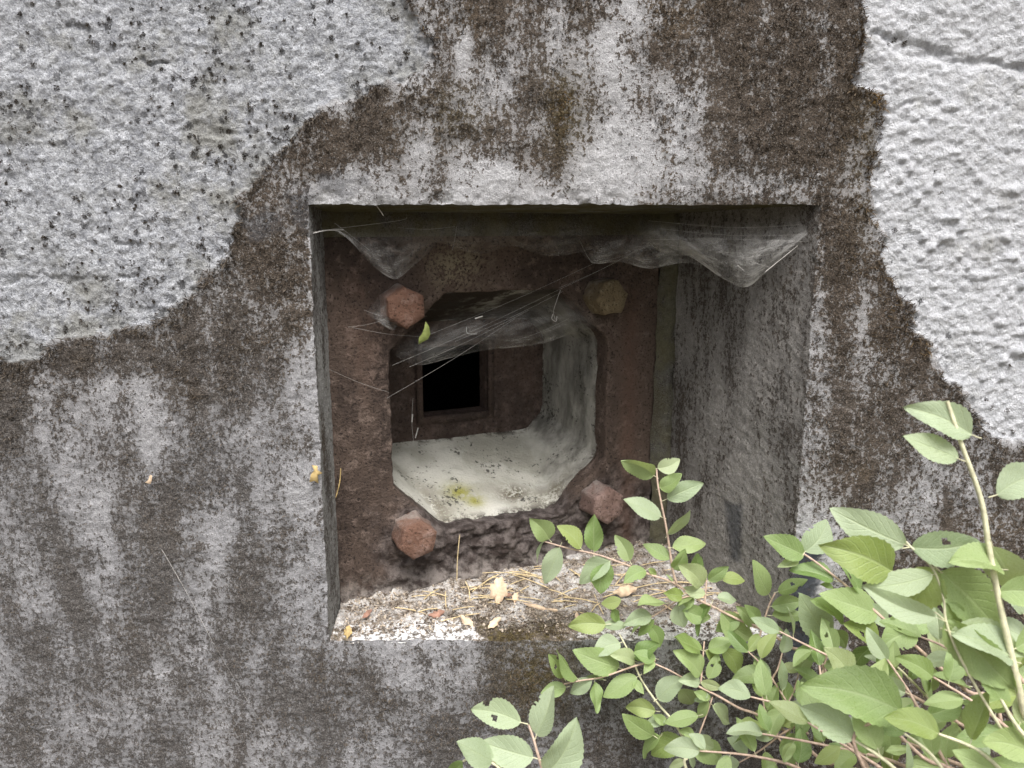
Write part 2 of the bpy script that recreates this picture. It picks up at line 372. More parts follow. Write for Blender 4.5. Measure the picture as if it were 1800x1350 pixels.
def growth(P):
    u, v = sheet(P)  # each point is projected through the camera to find its grid cell
    jx = n2(P[:, 0], P[:, 2], 22, 5)*16 + n2(P[:, 0], P[:, 2], 60, 6)*8; jz = n2(P[:, 0], P[:, 2], 17, 7)*20
    gx = np.clip((u+jx)/50 - .5, 0, 34.999); gz = np.clip((v+jz)/50 - .5, 0, 25.999)
    i = gz.astype(int); j = gx.astype(int); a = gz-i; b = gx-j
    a = a*a*(3-2*a); b = b*b*(3-2*b)
    return (GRID[i, j]*(1-b)+GRID[i, j+1]*b)*(1-a) + (GRID[i+1, j]*(1-b)+GRID[i+1, j+1]*b)*a
LEFT_EDGE = [(-400, 690), (-60, 655), (0, 640), (50, 628), (110, 600), (180, 585), (270, 570), (320, 545), (335, 520), (345, 495), (385, 470), (405, 450), (410, 400), (415, 360), (440, 325), (470, 295), (505, 250), (535, 210), (570, 190), (610, 170), (660, 155), (700, 148), (740, 128), (757, 95), (755, 70), (735, 50), (725, 20), (720, 0), (700, -60), (690, -400), (-400, -400)]
RIGHT_EDGE = [(1500, -400), (1510, -60), (1515, 0), (1520, 40), (1525, 70), (1505, 110), (1500, 140), (1520, 155), (1555, 180), (1555, 215), (1550, 260), (1525, 330), (1535, 370), (1555, 420), (1560, 470), (1580, 510), (1605, 550), (1612, 590), (1650, 625), (1660, 670), (1690, 700), (1720, 735), (1745, 770), (1800, 778), (1860, 775), (2300, 790), (2300, -400)]
SLATES = [[(1395, 985), (1450, 955), (1440, 1010), (1430, 1090), (1440, 1150), (1390, 1170), (1382, 1080)], [(500, 345), (542, 330), (540, 400), (520, 392)], [(555, 322), (600, 305), (640, 312), (600, 345)], [(430, 385), (470, 372), (500, 400), (450, 415)], [(1275, 880), (1305, 890), (1300, 985), (1285, 985)]]
def sdist(u, v, poly):                              # signed distance, + inside
    p = np.array(poly, float); q = np.roll(p, -1, 0); ins = np.zeros(len(u), bool); d = np.full(len(u), 1e9)
    for (x0, y0), (x1, y1) in zip(p, q):
        c = ((y0 > v) != (y1 > v)) & (u < (x1-x0)*(v-y0)/((y1-y0) if y1 != y0 else 1e-9) + x0); ins ^= c
        t = np.clip(((u-x0)*(x1-x0)+(v-y0)*(y1-y0))/((x1-x0)**2+(y1-y0)**2+1e-9), 0, 1)
        d = np.minimum(d, np.hypot(u-x0-t*(x1-x0), v-y0-t*(y1-y0)))
    return np.where(ins, d, -d)
CRACKS = [([(1545, 62), (1575, 78), (1610, 92), (1645, 92), (1680, 106), (1720, 116), (1760, 112), (1800, 116), (1860, 118)], 16, .008), ([(1560, 195), (1590, 190), (1615, 170), (1650, 180)], 8, .003),
          ([(0, 497), (60, 492), (120, 500), (180, 492), (240, 488)], 11, .0028), ([(150, 395), (190, 415), (230, 430)], 10, .003), ([(1700, 560), (1720, 585), (1780, 590), (1800, 570)], 8, .003), ([(1590, 460), (1640, 480), (1680, 540), (1690, 565)], 7, .003),
          ([(100, 45), (125, 50), (145, 60)], 12, .006), ([(245, 100), (265, 108), (290, 112)], 9, .005), ([(300, 225), (350, 215), (400, 235), (440, 240)], 12, .0028)]
XL, XR, ZT, ZB = -.2487, .3756, Z0 + .019, Z0 - .560      # the recess opening in the wall face
X0, X1, ZLO, ZHI = -.86, .88, Z0 - .80, Z0 + .40          # finely modelled stretch of the face
def face_fields(x, z):
    P = np.stack([x, np.zeros_like(x), z], 1); u, v = sheet(P)
    jit = n2(x, z, 45, 21)*9 + n2(x, z, 110, 22)*7 + n2(x, z, 260, 23)*4
    dl = sdist(u, v, LEFT_EDGE) + jit; dr = sdist(u, v, RIGHT_EDGE) + jit
    ds = np.maximum(dl, dr)
    plaster = sm(-2, 5, ds); white = sm(1100, 1300, u)
    dpt = .007*sm(-5, 12, ds + n2(x, z, 150, 24)*4)
    lumps = .0022*np.maximum(n2(x, z, 70, 1), -.2) + .0030*np.maximum(n2(x, z, 130, 2), -.15) + .0022*np.maximum(n2(x, z, 230, 3), -.2) + .0009*n2(x, z, 400, 4) + .0035*n2(x, z, 18, 8)
    peb = np.maximum(n2(x, z, 85, 9) - .35, 0)*.010*(.4 + .8*white)
    conc = .0016*n2(x, z, 9, 10) + .0009*n2(x, z, 40, 11) + .0007*n2(x, z, 120, 12) + .0006*n2(x, z, 300, 13)
    g = growth(P)
    crust = .0022*sm(.35, .9, g + .35*n2(x, z, 75, 14))*(1-plaster)*(.6 + .4*n2(x, z, 240, 15))
    y = dpt - (lumps*(.46 + .10*white) + peb*.5*(1 + n2(x, z, 9, 18)) + .0006*n2(x, z, 330, 16) + .0005*n2(x, z, 460, 17))*plaster - conc*(1-plaster) - crust
    for pl, wd, dp in CRACKS:
        d = np.full(len(u), 1e9)
        uu = u + n2(x, z, 90, 31)*6; vv = v + n2(x, z, 70, 32)*9 + n2(x, z, 22, 33)*10
        for (xa, ya), (xb, yb) in zip(pl[:-1], pl[1:]):
            t = np.clip(((uu-xa)*(xb-xa)+(vv-ya)*(yb-ya))/((xb-xa)**2+(yb-ya)**2+1e-9), 0, 1)
            d = np.minimum(d, np.hypot(uu-xa-t*(xb-xa), vv-ya-t*(yb-ya)))
        y = y + dp*sm(wd*(1 + .6*n2(x, z, 35, 34)), 0, d)*np.clip(.8 + .55*n2(x, z, 26, 35), 0, 1.3)
    fade = sm(0, .05, np.minimum.reduce([x-X0, X1-x, z-ZLO, ZHI-z]))
    slate = np.zeros_like(x)
    for k, s in enumerate(SLATES): slate = np.maximum(slate, (1.0 if k == 0 else .45)*sm(-14, 10, sdist(u, v, s) + jit*1.4))
    return y*fade, g, plaster, white, slate
def edge_dist(P):                                    # distance to the rim of the recess
    x, y, z = P.T
    dx = np.maximum(np.maximum(XL-x, x-XR), 0); dz = np.maximum(np.maximum(ZB-z, z-ZT), 0)
    inside = (x > XL) & (x < XR) & (z > ZB) & (z < ZT)
    di = np.minimum.reduce([x-XL, XR-x, z-ZB, ZT-z])
    return np.hypot(np.where(inside, di, np.hypot(dx, dz)), y)
def rim_jitter(P):
    f = np.exp(-edge_dist(P)/.016)[:, None]
    J = np.stack([n3(P, 30, 41+k)*.0008 + n3(P, 110, 44+k)*.0009 + n3(P, 260, 47+k)*.0007 for k in range(3)], 1)
    chip = sm(.30, .75, n3(P, 48, 49) + .4*n3(P, 130, 50))[:, None]; J = J*(1 + chip); J[:, 1] += .0022*chip[:, 0]
    J[:, 1] += .003                                  # worn, slightly rounded arris
    return P + J*f

# ------------------------------------------------------------------ ground
gme = bpy.data.meshes.new('ground'); gme.from_pydata([(-200, -300, 0), (200, -300, 0), (200, 100, 0), (-200, 100, 0)], [], [(0, 1, 2, 3)])
obj('ground', gme, mat=M_SOIL, kind='structure')

# ------------------------------------------------------------------ bunker wall
STEP = .0021
def tones(P):
    u, v = sheet(P)
    warm = np.clip(np.maximum(sm(820, 420, v), sm(1250, 1480, u)) + .25*n2(P[:, 0], P[:, 2], 8, 140), 0, 1)
    olive = np.maximum.reduce([np.exp(-((u-945)/75)**2-((v-1190)/85)**2), .8*np.exp(-((u-995)/40)**2-((v-200)/85)**2), .45*np.exp(-((u-1530)/40)**2-((v-260)/140)**2), .5*np.exp(-((u-800)/60)**2-((v-200)/50)**2)])
    return dict(warm=warm, olive=olive)
wall = empty('bunker_wall', (0, 0, 0), 'weathered concrete bunker wall with dark mossy apron and rough white plaster around a recess', 'wall')
def lines(a, b): return np.linspace(a, b, max(2, int(round((b-a)/STEP))+1))
xa, xb, xc = lines(X0, XL), lines(XL, XR), lines(XR, X1); za, zb, zc = lines(ZLO, ZB), lines(ZB, ZT), lines(ZT, ZHI)
xs = np.concatenate([xa[:-1], xb, xc[1:]]); zs = np.concatenate([za[:-1], zb, zc[1:]])
GX, GZ = np.meshgrid(xs, zs, indexing='ij'); fx, fz = GX.ravel(), GZ.ravel()
Y, g, pls, wht, slt = face_fields(fx, fz)
P = np.stack([fx, np.zeros_like(fx), fz], 1); P = rim_jitter(P); P[:, 1] += Y
cx = (xs[:-1]+xs[1:])/2; cz = (zs[:-1]+zs[1:])/2
keep = ~(((cx > XL) & (cx < XR))[:, None] & ((cz > ZB) & (cz < ZT))[None, :])
Q = grid_quads(len(xs), len(zs), keep)
obj('wall_face', mesh_np('wall_face', P, Q, dict(moss=g, plaster=pls, white=wht, slate=slt, **tones(P))), wall, M_WALL, smooth=True)
# the face beyond, coarse, and the block behind it
BX, BT, BD = 4.0, 3.2, 1.6
V = [(-BX, 0, -.2), (X0, 0, -.2), (X1, 0, -.2), (BX, 0, -.2), (-BX, 0, ZLO), (X0, 0, ZLO), (X1, 0, ZLO), (BX, 0, ZLO), (-BX, 0, ZHI), (X0, 0, ZHI), (X1, 0, ZHI), (BX, 0, ZHI), (-BX, 0, BT), (X0, 0, BT), (X1, 0, BT), (BX, 0, BT)]
F = [(r*4+c, r*4+c+1, r*4+c+5, r*4+c+4) for r in range(3) for c in range(3) if not (r == 1 and c == 1)]
obj('outer_face', mesh_np('outer_face', V, F, dict(moss=[.55]*16, plaster=[.35]*16, white=[.4]*16, slate=[0]*16)), wall, M_WALL)
V = [(-BX, 0, -.2), (BX, 0, -.2), (BX, BD, -.2), (-BX, BD, -.2), (-BX, 0, BT), (BX, 0, BT), (BX, BD, BT), (-BX, BD, BT)]
obj('block', mesh_np('block', V, [(1, 2, 6, 5), (2, 3, 7, 6), (3, 0, 4, 7), (4, 5, 6, 7)], dict(moss=[.6]*8, plaster=[0]*8, white=[0]*8, slate=[0]*8)), wall, M_WALL)

def reveal(name, base, nv, mat, lit, flip=False, extra=None):
    """base(i_line, t) -> points; a grid from the rim (t=0) to the back (t=1)"""
    ts = np.linspace(0, 1, nv)
    G = base(lit[:, None] + 0*ts[None, :], ts[None, :] + 0*lit[:, None]).reshape(-1, 3)
    T = np.tile(ts, len(lit))
    yy, *_ = face_fields(G[:, 0], G[:, 2])
    g_ = growth(G); E_ = np.exp(-edge_dist(G)/.010)
    R = rim_jitter(G); R[:, 1] += yy*E_
    amp = (1-E_)[:, None]
    D = np.stack([n3(G, 22, 51+k)*.0010 + n3(G, 90, 54+k)*.0006 + n3(G, 240, 57+k)*.0006 for k in range(3)], 1)*amp
    at_ = dict(moss=g_, plaster=np.zeros(len(G)), white=np.zeros(len(G)), slate=np.zeros(len(G)))
    if name == 'jamb':
        at_['moss'] = np.where(G[:, 0] < 0, .42 + .2*n2(G[:, 1]*3, G[:, 2], 12, 36), g_*(1 - .46*sm(.0, .05, G[:, 1] + .012*n2(G[:, 1], G[:, 2], 30, 37)))); at_['warm'] = np.full(len(G), .5)
        for s in SLATES: at_['slate'] = np.maximum(at_['slate'], .7*sm(-8, 6, sdist(*sheet(G), s)))
    if extra: R, at_ = extra(G, R + D, at_, T)
    else: R = R + D
    return obj(name, mesh_np(name, R, grid_quads(len(lit), nv, flip=flip), at_), wall, mat, smooth=True)
yb = lambda x: .09 + (x + .25)*.43299
def lin(a, b, t): return a*(1-t) + b*t
M_JAMB_L = wall_material('lightened_jamb', (.26, .26, .245), (.54, .54, .52))  # left jamb: base colour raised to make up for the weak light there
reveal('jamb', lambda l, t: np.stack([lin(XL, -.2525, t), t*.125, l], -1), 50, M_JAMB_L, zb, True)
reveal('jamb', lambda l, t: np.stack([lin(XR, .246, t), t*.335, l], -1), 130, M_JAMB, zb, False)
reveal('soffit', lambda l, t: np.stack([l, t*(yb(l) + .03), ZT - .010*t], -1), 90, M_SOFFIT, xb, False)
def sill_extra(G, R, a, T):
    x, y = G[:, 0], G[:, 1]
    bump = (.0035*n2(x, y, 30, 61) + .003*n2(x, y, 75, 62) + .0018*n2(x, y, 190, 63))*np.clip(T*6, 0, 1)
    R[:, 2] += bump + .012*sm(.55, 1., T)*(.6 + .6*n2(x, y, 14, 64))
    R[:, 2] -= .004*np.exp(-y/.006)
    a['dirt'] = sm(.030, .075, y + .018*n2(x, y, 25, 65) + .010*n2(x, y, 80, 66)); return R, a
reveal('sill', lambda l, t: np.stack([l, t*(yb(l) + .03), ZB + .017*t], -1), 150, M_SILL, xb, True, sill_extra)
# concrete above the plate and the mortar fillet beside it
us = np.linspace(-.03, .62, 220); zz = np.linspace(-.022, .04, 24)
UU, ZZ = np.meshgrid(us, zz, indexing='ij'); W = np.array([on_plate(a, b, .004) for a, b in zip(UU.ravel(), ZZ.ravel())])
W += PN*(n3(W, 40, 71)*.003 + n3(W, 120, 72)*.0015)[:, None]
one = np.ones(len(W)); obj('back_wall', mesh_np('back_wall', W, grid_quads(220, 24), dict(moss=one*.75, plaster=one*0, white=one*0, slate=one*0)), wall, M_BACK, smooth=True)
fu = np.linspace(0, 1, 14); fzv = np.linspace(-.56, .02, 200); FU, FZ = np.meshgrid(fu, fzv, indexing='ij')
W = np.array([on_plate(.525 + .026*a, b, .004 + .010*math.sin(math.pi*min(1, a*1.0))*.8 + .018*a) for a, b in zip(FU.ravel(), FZ.ravel())])
W += PN*(n3(W, 30, 73)*.004 + n3(W, 100, 74)*.0025)[:, None] + PE*(n3(W, 22, 75)*.006)[:, None]
one = np.ones(len(W)); obj('mortar_fillet', mesh_np('mortar_fillet', W, grid_quads(14, 200), dict(moss=one*.38, plaster=one*0, white=one*0, slate=one*0)), wall, M_MORTAR, smooth=True)

# ------------------------------------------------------------------ steel embrasure plate, funnel, inner plate
NA = 320
def sq(c, hw, hh, n=NA):                             # points on a rectangle outline, by angle
    out = []
    for k in range(n):
        a = 2*math.pi*k/n; x, y = math.cos(a), math.sin(a); s = min(hw/max(abs(x), 1e-9), hh/max(abs(y), 1e-9)); out.append((c[0]+x*s, c[1]+y*s))
    return np.array(out)
def cham(c, hw, hh, ch, n=NA, rnd=0.0):
    out = []
    for k in range(n):
        a = 2*math.pi*k/n; x, y = math.cos(a), math.sin(a)
        s = min(hw/max(abs(x), 1e-9), hh/max(abs(y), 1e-9), (hw+hh-ch)/(abs(x)+abs(y)))
        out.append((c[0]+x*s, c[1]+y*s))
    o = np.array(out)
    for _ in range(int(rnd)): o = (np.roll(o, 1, 0) + 2*o + np.roll(o, -1, 0))/4
    return o
def loft(rings, offs):                               # rings of (u,z) at plate offsets -> verts, quads
    V = np.array([[on_plate(a, b, o) for a, b in r] for r, o in zip(rings, offs)]); m = len(rings)
    i = np.arange(m-1)[:, None]; k = np.arange(NA)[None, :]; k2 = (k+1) % NA
    Q = np.stack([i*NA+k, i*NA+k2, (i+1)*NA+k2, (i+1)*NA+k], -1).reshape(-1, 4)
    return V.reshape(-1, 3), Q
OC = (.261, -.283)
octo = cham(OC, .178, .181, .083, rnd=3); octo[:, 0] += .0; octo = octo + np.stack([n2(octo[:, 0], octo[:, 1], 30, 151)*.0016 + n2(octo[:, 0], octo[:, 1], 110, 152)*.0012, n2(octo[:, 0], octo[:, 1], 30, 153)*.0016 + n2(octo[:, 0], octo[:, 1], 110, 154)*.0012], 1); outer = sq((.264, -.290), .266, .272)
plate = empty('embrasure_plate', tuple(on_plate(.264, -.56)), 'thick rusty steel plate with octagonal opening bolted into the wall recess', 'steel plate')
rings, offs = [], []
for t in np.linspace(0, 1, 8)[:-1]: rings.append(octo + (octo-np.array(OC))*(-.010*(1-t))); offs.append(-.032 + .030*t)
for t in (0, .02): rings.append(octo*(1-t) + outer*t); offs.append(-.002 + .002*(t > 0))
for t in np.linspace(.04, 1, 56): rings.append(octo*(1-t) + outer*t); offs.append(0.0)
rings.append(outer*1.0); offs.append(-.03)
V, Q = loft(rings, offs)
uv_ = np.array(rings).reshape(-1, 2); of_ = np.repeat(offs, NA)
cr = sm(-.40, -.455, uv_[:, 1] + .02*n2(uv_[:, 0], uv_[:, 1], 28, 81) + .012*n2(uv_[:, 0], uv_[:, 1], 70, 82))*sm(.035, .10, uv_[:, 0] - .25*sm(-.52, -.55, uv_[:, 1])*-.2 + .02*n2(uv_[:, 0], uv_[:, 1], 35, 83))
fr = sm(-.02, -.004, of_)
d = fr*(.0008*n2(uv_[:, 0], uv_[:, 1], 55, 84) + .0006*n2(uv_[:, 0], uv_[:, 1], 170, 85) + cr*(.0055*n2(uv_[:, 0], uv_[:, 1], 48, 86) + .004*n2(uv_[:, 0], uv_[:, 1], 95, 87) + .002*n2(uv_[:, 0], uv_[:, 1], 220, 88)))
d += fr*.010*sm(-.52, -.556, uv_[:, 1])
V = V + PN*d[:, None]
dust = sm(-.505, -.55, uv_[:, 1])*.7
pu, pz_ = uv_.T
orange = .55*np.exp(-((pu-.480)/.016)**2)*sm(-.05, -.16, pz_) + .3*np.exp(-((pu-.05)/.03)**2)*sm(-.30, -.16, pz_)*sm(-.03, -.08, pz_)
lichen = np.maximum(np.exp(-((pu-.185)/.04)**2-((pz_+.065)/.03)**2), .0*pu)
obj('plate', mesh_np('plate', V, Q, dict(crust=cr, dust=dust, orange=orange, lichen=lichen)), plate, M_RUST, smooth=True)
def make_bolt(u, z, rot, size, proud, mat, tilt, label):
    R = size/2/math.cos(math.pi/6); V = []; lv = [(0, 1.06, 0), (.35, 1.0, 0), (.86, 1.0, 0), (.95, .985, 0), (1.0, .93, .45), (1.01, .55, .6), (1.0, .02, .6)]
    n = 48
    for h, s, rd in lv:
        for k in range(n):
            a = 2*math.pi*k/n; seg = math.pi/3; aa = (a % seg) - seg/2; hexr = R*math.cos(math.pi/6)/math.cos(aa)
            r = (hexr*(1-.35*rd) + R*.93*.35*rd)*s
            V.append((r*math.cos(a+rot), r*math.sin(a+rot), h*proud))
    V = np.array(V); seed = int(u*1000)
    nn = np.stack([n3(V + seed, 50, 91+k)*.0018 + n3(V + seed, 170, 94+k)*.0010 for k in range(3)], 1); V = V + nn
    ax = PN + tilt[0]*PE + np.array([0, 0, tilt[1]]); ax /= np.linalg.norm(ax); e2 = np.cross([0, 0, 1.], ax); e2 /= np.linalg.norm(e2); e3 = np.cross(ax, e2)
    c = on_plate(u, z, -.003); W = c + V[:, :1]*e2 + V[:, 1:2]*e3 + V[:, 2:3]*ax
    m = len(lv); i = np.arange(m-1)[:, None]; k = np.arange(n)[None, :]; k2 = (k+1) % n
    Q = np.stack([i*n+k, i*n+k2, (i+1)*n+k2, (i+1)*n+k], -1).reshape(-1, 4)
    me = mesh_np('bolt', W, Q, dict(crust=sm(.3, 0, V[:, 2]/proud)*.5, dust=np.clip(V[:, 1]/R, 0, 1)*sm(.95, .5, V[:, 2]/proud)*.8))
    return obj('bolt', me, plate, mat, label=label, smooth=False)
make_bolt(.098, -.116, .52+.03, .050, .046, M_BOLT, (0, 0), 'pinkish orange hexagonal bolt head veiled in cobweb, upper left')
make_bolt(.421, -.115, .12, .050, .044, M_BOLT_PALE, (.0, 0), 'dull olive brown hexagonal bolt head, upper right')
make_bolt(.108, -.453, .30, .052, .048, M_BOLT, (-.05, 0), 'bright orange rust bolt head with rounded corners, lower left')
make_bolt(.422, -.447, .50, .052, .048, M_BOLT_BROWN, (.0, 0), 'brown hexagonal bolt head, lower right')
# funnel
def corner_ring(c, hw, hh, ch, rnd=0):
    k = [(hw, -(hh-ch)), (hw, hh-ch), (hw-ch, hh), (-(hw-ch), hh), (-hw, hh-ch), (-hw, -(hh-ch)), (-(hw-ch), -hh), (hw-ch, -hh)]
    o = np.array([[c[0]+k[e][0]*(1-t)+k[(e+1) % 8][0]*t, c[1]+k[e][1]*(1-t)+k[(e+1) % 8][1]*t] for e in range(8) for t in np.arange(40)/40])
    for _ in range(rnd): o = (np.roll(o, 1, 0) + 2*o + np.roll(o, -1, 0))/4
    return o
IC = (.2525, -.272); inner = corner_ring(IC, .168, .103, .034, 10); ocs = corner_ring(OC, .1773, .1803, .083, 2)
fr_r, fr_o = [], []
m = 60
for t in np.linspace(0, 1, m): fr_r.append(ocs*(1-t) + inner*t); fr_o.append(-.028 - .174*t)
V, Q = loft(fr_r, fr_o); T = np.repeat(np.linspace(0, 1, m), NA); E8 = np.tile(np.arange(NA)/40., m)
V += np.stack([n3(V, 24, 101+k)*.0016 + n3(V, 90, 104+k)*.0010 for k in range(3)], 1)
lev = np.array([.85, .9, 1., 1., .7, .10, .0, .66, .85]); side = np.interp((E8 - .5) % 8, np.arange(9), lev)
blob = lambda e, t, se, st: np.exp(-((E8-e)/se)**2-((T-t)/st)**2)
green = np.maximum(blob(6.30, .32, .10, .10), blob(6.38, .20, .07, .07)); brown = np.maximum.reduce([blob(6.72, .22, .13, .10), .8*blob(7.1, .10, .3, .10), .6*blob(6.05, .2, .10, .3)]); clean = blob(6.5, .08, .18, .16)
obj('funnel', mesh_np('funnel', V, Q[:, ::-1], dict(side=side, dark_facets=np.interp((E8-.5) % 8, np.arange(9), [.0, .55, 1, 1, .9, .0, 0, 0, .0]), edge=np.maximum(sm(.10, 0, T), sm(.93, 1, T)), green=green, brown=brown, clean=clean)), wall, M_FUNNEL, smooth=True).data.set_sharp_from_angle(angle=.38)
# inner plate with its square port
ip = empty('inner_plate', tuple(on_plate(.2525, -.40, -.2)), 'dark rusty inner plate with a square black port at the end of the funnel', 'steel plate')
hole = sq((.2515, -.272), .0605, .0615); rr = sq((.2525, -.272), .20, .14)
rings = [hole, hole] + [hole*(1-t) + rr*t for t in np.linspace(.02, 1, 24)]; offs = [-.24, -.206] + [-.203]*24
V, Q = loft(rings, offs); V += PN*(n3(V, 60, 111)*.0012 + n3(V, 160, 112)*.0007)[:, None]
z_ = np.zeros(len(V)); obj('plate', mesh_np('inner_plate', V, Q, dict(crust=z_+.25, dust=z_)), ip, M_INNER, smooth=True)
def bar(a, b, c, d, o0, o1):
    V = [on_plate(x, z, o) for o in (o0, o1) for x, z in ((a, c), (b, c), (b, d), (a, d))]
    return mesh_np('bar', V, [(0, 3, 2, 1), (4, 5, 6, 7), (0, 1, 5, 4), (1, 2, 6, 5), (2, 3, 7, 6), (3, 0, 4, 7)], dict(crust=[.2]*8, dust=[0]*8))
hc = (.2515, -.272); h1, h2 = .0605, .0105
for a in ((hc[0]+h1, hc[0]+h1+h2, hc[1]-h1-.012, hc[1]+h1+.012), (hc[0]-h1-h2, hc[0]-h1, hc[1]-h1-.012, hc[1]+h1+.012), (hc[0]-h1, hc[0]+h1, hc[1]-h1-.012, hc[1]-h1), (hc[0]-h1, hc[0]+h1, hc[1]+h1, hc[1]+h1+.012)):
    obj('port_rim', bar(*a, -.204, -.196), ip, M_INNER)
V = [on_plate(x, z, o) for o in (-.24, -.9) for x, z in ((-.1, -.6), (.6, -.6), (.6, .1), (-.1, .1))]
obj('chamber', mesh_np('chamber', V, [(4, 5, 6, 7), (0, 1, 5, 4), (1, 2, 6, 5), (2, 3, 7, 6), (3, 0, 4, 7)]), wall, M_DARK)

# ------------------------------------------------------------------ moss: blades and tufts of it
def blades(P, L, Wd, up, rnd, gold, spread=.8):
    n = len(P); D = np.stack([RNG.normal(0, spread*.55, n), -np.ones(n)*.75, RNG.normal(0, spread*.5, n) + up], 1); D /= np.linalg.norm(D, axis=1)[:, None]
    S = np.cross(D, RNG.normal(0, 1, (n, 3))); S /= np.linalg.norm(S, axis=1)[:, None]
    base = P - D*.0004
    mid_ = base + D*(L*.55)[:, None]; bend = D + np.array([0, 0, -.35]); tip = mid_ + bend*(L*.5)[:, None]
    V = np.stack([base - S*Wd[:, None], base + S*Wd[:, None], mid_ + S*(Wd*.8)[:, None], mid_ - S*(Wd*.8)[:, None], tip], 1).reshape(-1, 3)
    k = np.arange(n)[:, None]*5
    T3 = np.concatenate([k + [0, 1, 2], k + [0, 2, 3], k + [3, 2, 4]])
    t = np.tile([0, 0, .5, .5, 1.], n)
    return V, T3, t, np.repeat(rnd, 5), np.repeat(gold, 5)
N = 900000
rx = RNG.uniform(-.80, .80, N); rz = RNG.uniform(Z0-.74, Z0+.34, N)
inside = (rx > XL-.001) & (rx < XR+.001) & (rz > ZB-.001) & (rz < ZT+.001); rx, rz = rx[~inside], rz[~inside]
P = np.stack([rx, 0*rx, rz], 1); gq = growth(P); u_, v_ = sheet(P)
jit = n2(rx, rz, 45, 21)*9 + n2(rx, rz, 110, 22)*7 + n2(rx, rz, 260, 23)*4
ds = np.maximum(sdist(u_, v_, LEFT_EDGE), sdist(u_, v_, RIGHT_EDGE)) + jit
clump = gq*.85 + .06 + .45*n2(rx, rz*.5, 34, 121) + .42*n2(rx, rz, 90, 122) + .40*n2(rx, rz, 200, 123)
lower = sm(700, 1000, v_)*sm(620, 400, u_)
prob = sm(.50, .95, clump)*(1-.6*lower)*np.where(ds > 0, 0.0, 1.0)
prob = np.maximum(prob, 1.3*np.exp(-(ds+5)**2/70.)*(ds < 3)*sm(.3, .55, gq + .25*n2(rx, rz, 30, 124)))
ok = RNG.random(len(rx)) < prob*.42
rx, rz, gq, ds, u_, v_, lower = rx[ok], rz[ok], gq[ok], ds[ok], u_[ok], v_[ok], lower[ok]
Yb, *_ = face_fields(rx, rz); P = rim_jitter(np.stack([rx, 0*rx, rz], 1)); P[:, 1] += Yb
n = len(rx); edge = np.exp(-(ds/14)**2)
gold = np.clip(np.maximum.reduce([.9*np.exp(-((u_-1545)/30)**2-((v_-180)/35)**2), .8*np.exp(-((u_-1000)/35)**2-((v_-190)/70)**2), .7*np.exp(-((u_-755)/25)**2-((v_-30)/30)**2), .8*np.exp(-((u_-1525)/12)**2-((v_-60)/40)**2), .7*np.exp(-((u_-1640)/25)**2-((v_-610)/18)**2), .35*sm(1440, 1540, u_)*sm(700, 500, v_), .3*np.exp(-((u_-940)/70)**2-((v_-1190)/60)**2)]) + RNG.normal(0, .12, n), 0, 1)
L = RNG.uniform(.0024, .0058, n)*(1+1.5*edge*(ds < 2))*(1-.35*lower); Wd = RNG.uniform(.00025, .0006, n)
parts = [blades(P, L, Wd, .15, RNG.random(n), gold)]
print('moss blades', n)
# dark tufts dotted over the left plaster and a few on the right
px, pz = [], []
for _ in range(60000):
    a, b = random.uniform(0, 760), random.uniform(-30, 640)
    if random.random() < .036: px.append((a, b))
px = np.array(px); sc = np.array([at(a, b, .01) for a, b in px]); gg = growth(sc)
dl = sdist(px[:, 0], px[:, 1], LEFT_EDGE); sel = (dl > 6) & (RNG.random(len(px)) < np.clip(gg*1.9 - .12, 0, 1)*.95); sc = sc[sel]
rp = np.array([(1562, 78), (1572, 70), (1590, 76), (1640, 840), (1730, 745), (1745, 770), (1755, 790), (1765, 720), (1730, 700), (1738, 715), (1760, 760), (1775, 755), (1700, 830), (1710, 850), (1545, 240), (1560, 310), (1548, 300), (1570, 405), (1640, 300), (1650, 340), (1770, 640)])
sc = np.concatenate([sc, np.array([at(a, b, .01) for a, b in rp])])
reps = RNG.integers(6, 34, len(sc)); rr_ = np.repeat(RNG.uniform(.0010, .0042, len(sc)), reps)
th = RNG.uniform(0, 6.283, reps.sum()); q = np.sqrt(RNG.random(reps.sum()))*rr_
tx = np.repeat(sc[:, 0], reps) + q*np.cos(th); tz = np.repeat(sc[:, 2], reps) + q*np.sin(th)
Yb, *_ = face_fields(tx, tz); n = len(tx)
parts.append(blades(np.stack([tx, Yb, tz], 1), RNG.uniform(.0018, .0040, n), RNG.uniform(.0003, .0006, n), .1, RNG.random(n)*.6, np.zeros(n)))
# moss on the sill
m = 60000; sx = RNG.uniform(XL+.005, XR-.02, m); sy = RNG.uniform(0, .11, m); sz = ZB + .017*np.clip(sy/(yb(sx)+.03), 0, 1)
Ps = np.stack([sx, sy, sz], 1); gs = growth(Ps); pr = sm(.55, 1.0, gs + .5*n2(sx, sy, 45, 131) + .4*n2(sx, sy, 120, 132))*sm(.11, .06, sy)
k = RNG.random(m) < pr*.5; Ps = Ps[k]; n = len(Ps)
x, y = Ps[:, 0], Ps[:, 1]; T_ = y/(yb(x)+.03)
Ps[:, 2] += (.0035*n2(x, y, 30, 61) + .003*n2(x, y, 75, 62) + .0018*n2(x, y, 190, 63))*np.clip(T_*6, 0, 1) - .004*np.exp(-y/.006)
parts.append(blades(Ps, RNG.uniform(.002, .004, n), RNG.uniform(.0003, .0005, n), 1.2, RNG.random(n), RNG.uniform(.1, .6, n)))
Vs, Ts, o = [], [], 0
for p in parts: Vs.append(p[0]); Ts.append(p[1] + o); o += len(p[0])
me = mesh_np('moss', np.concatenate(Vs), np.concatenate(Ts), dict(tip=np.concatenate([p[2] for p in parts]), rnd=np.concatenate([p[3] for p in parts]), gold=np.concatenate([p[4] for p in parts])))
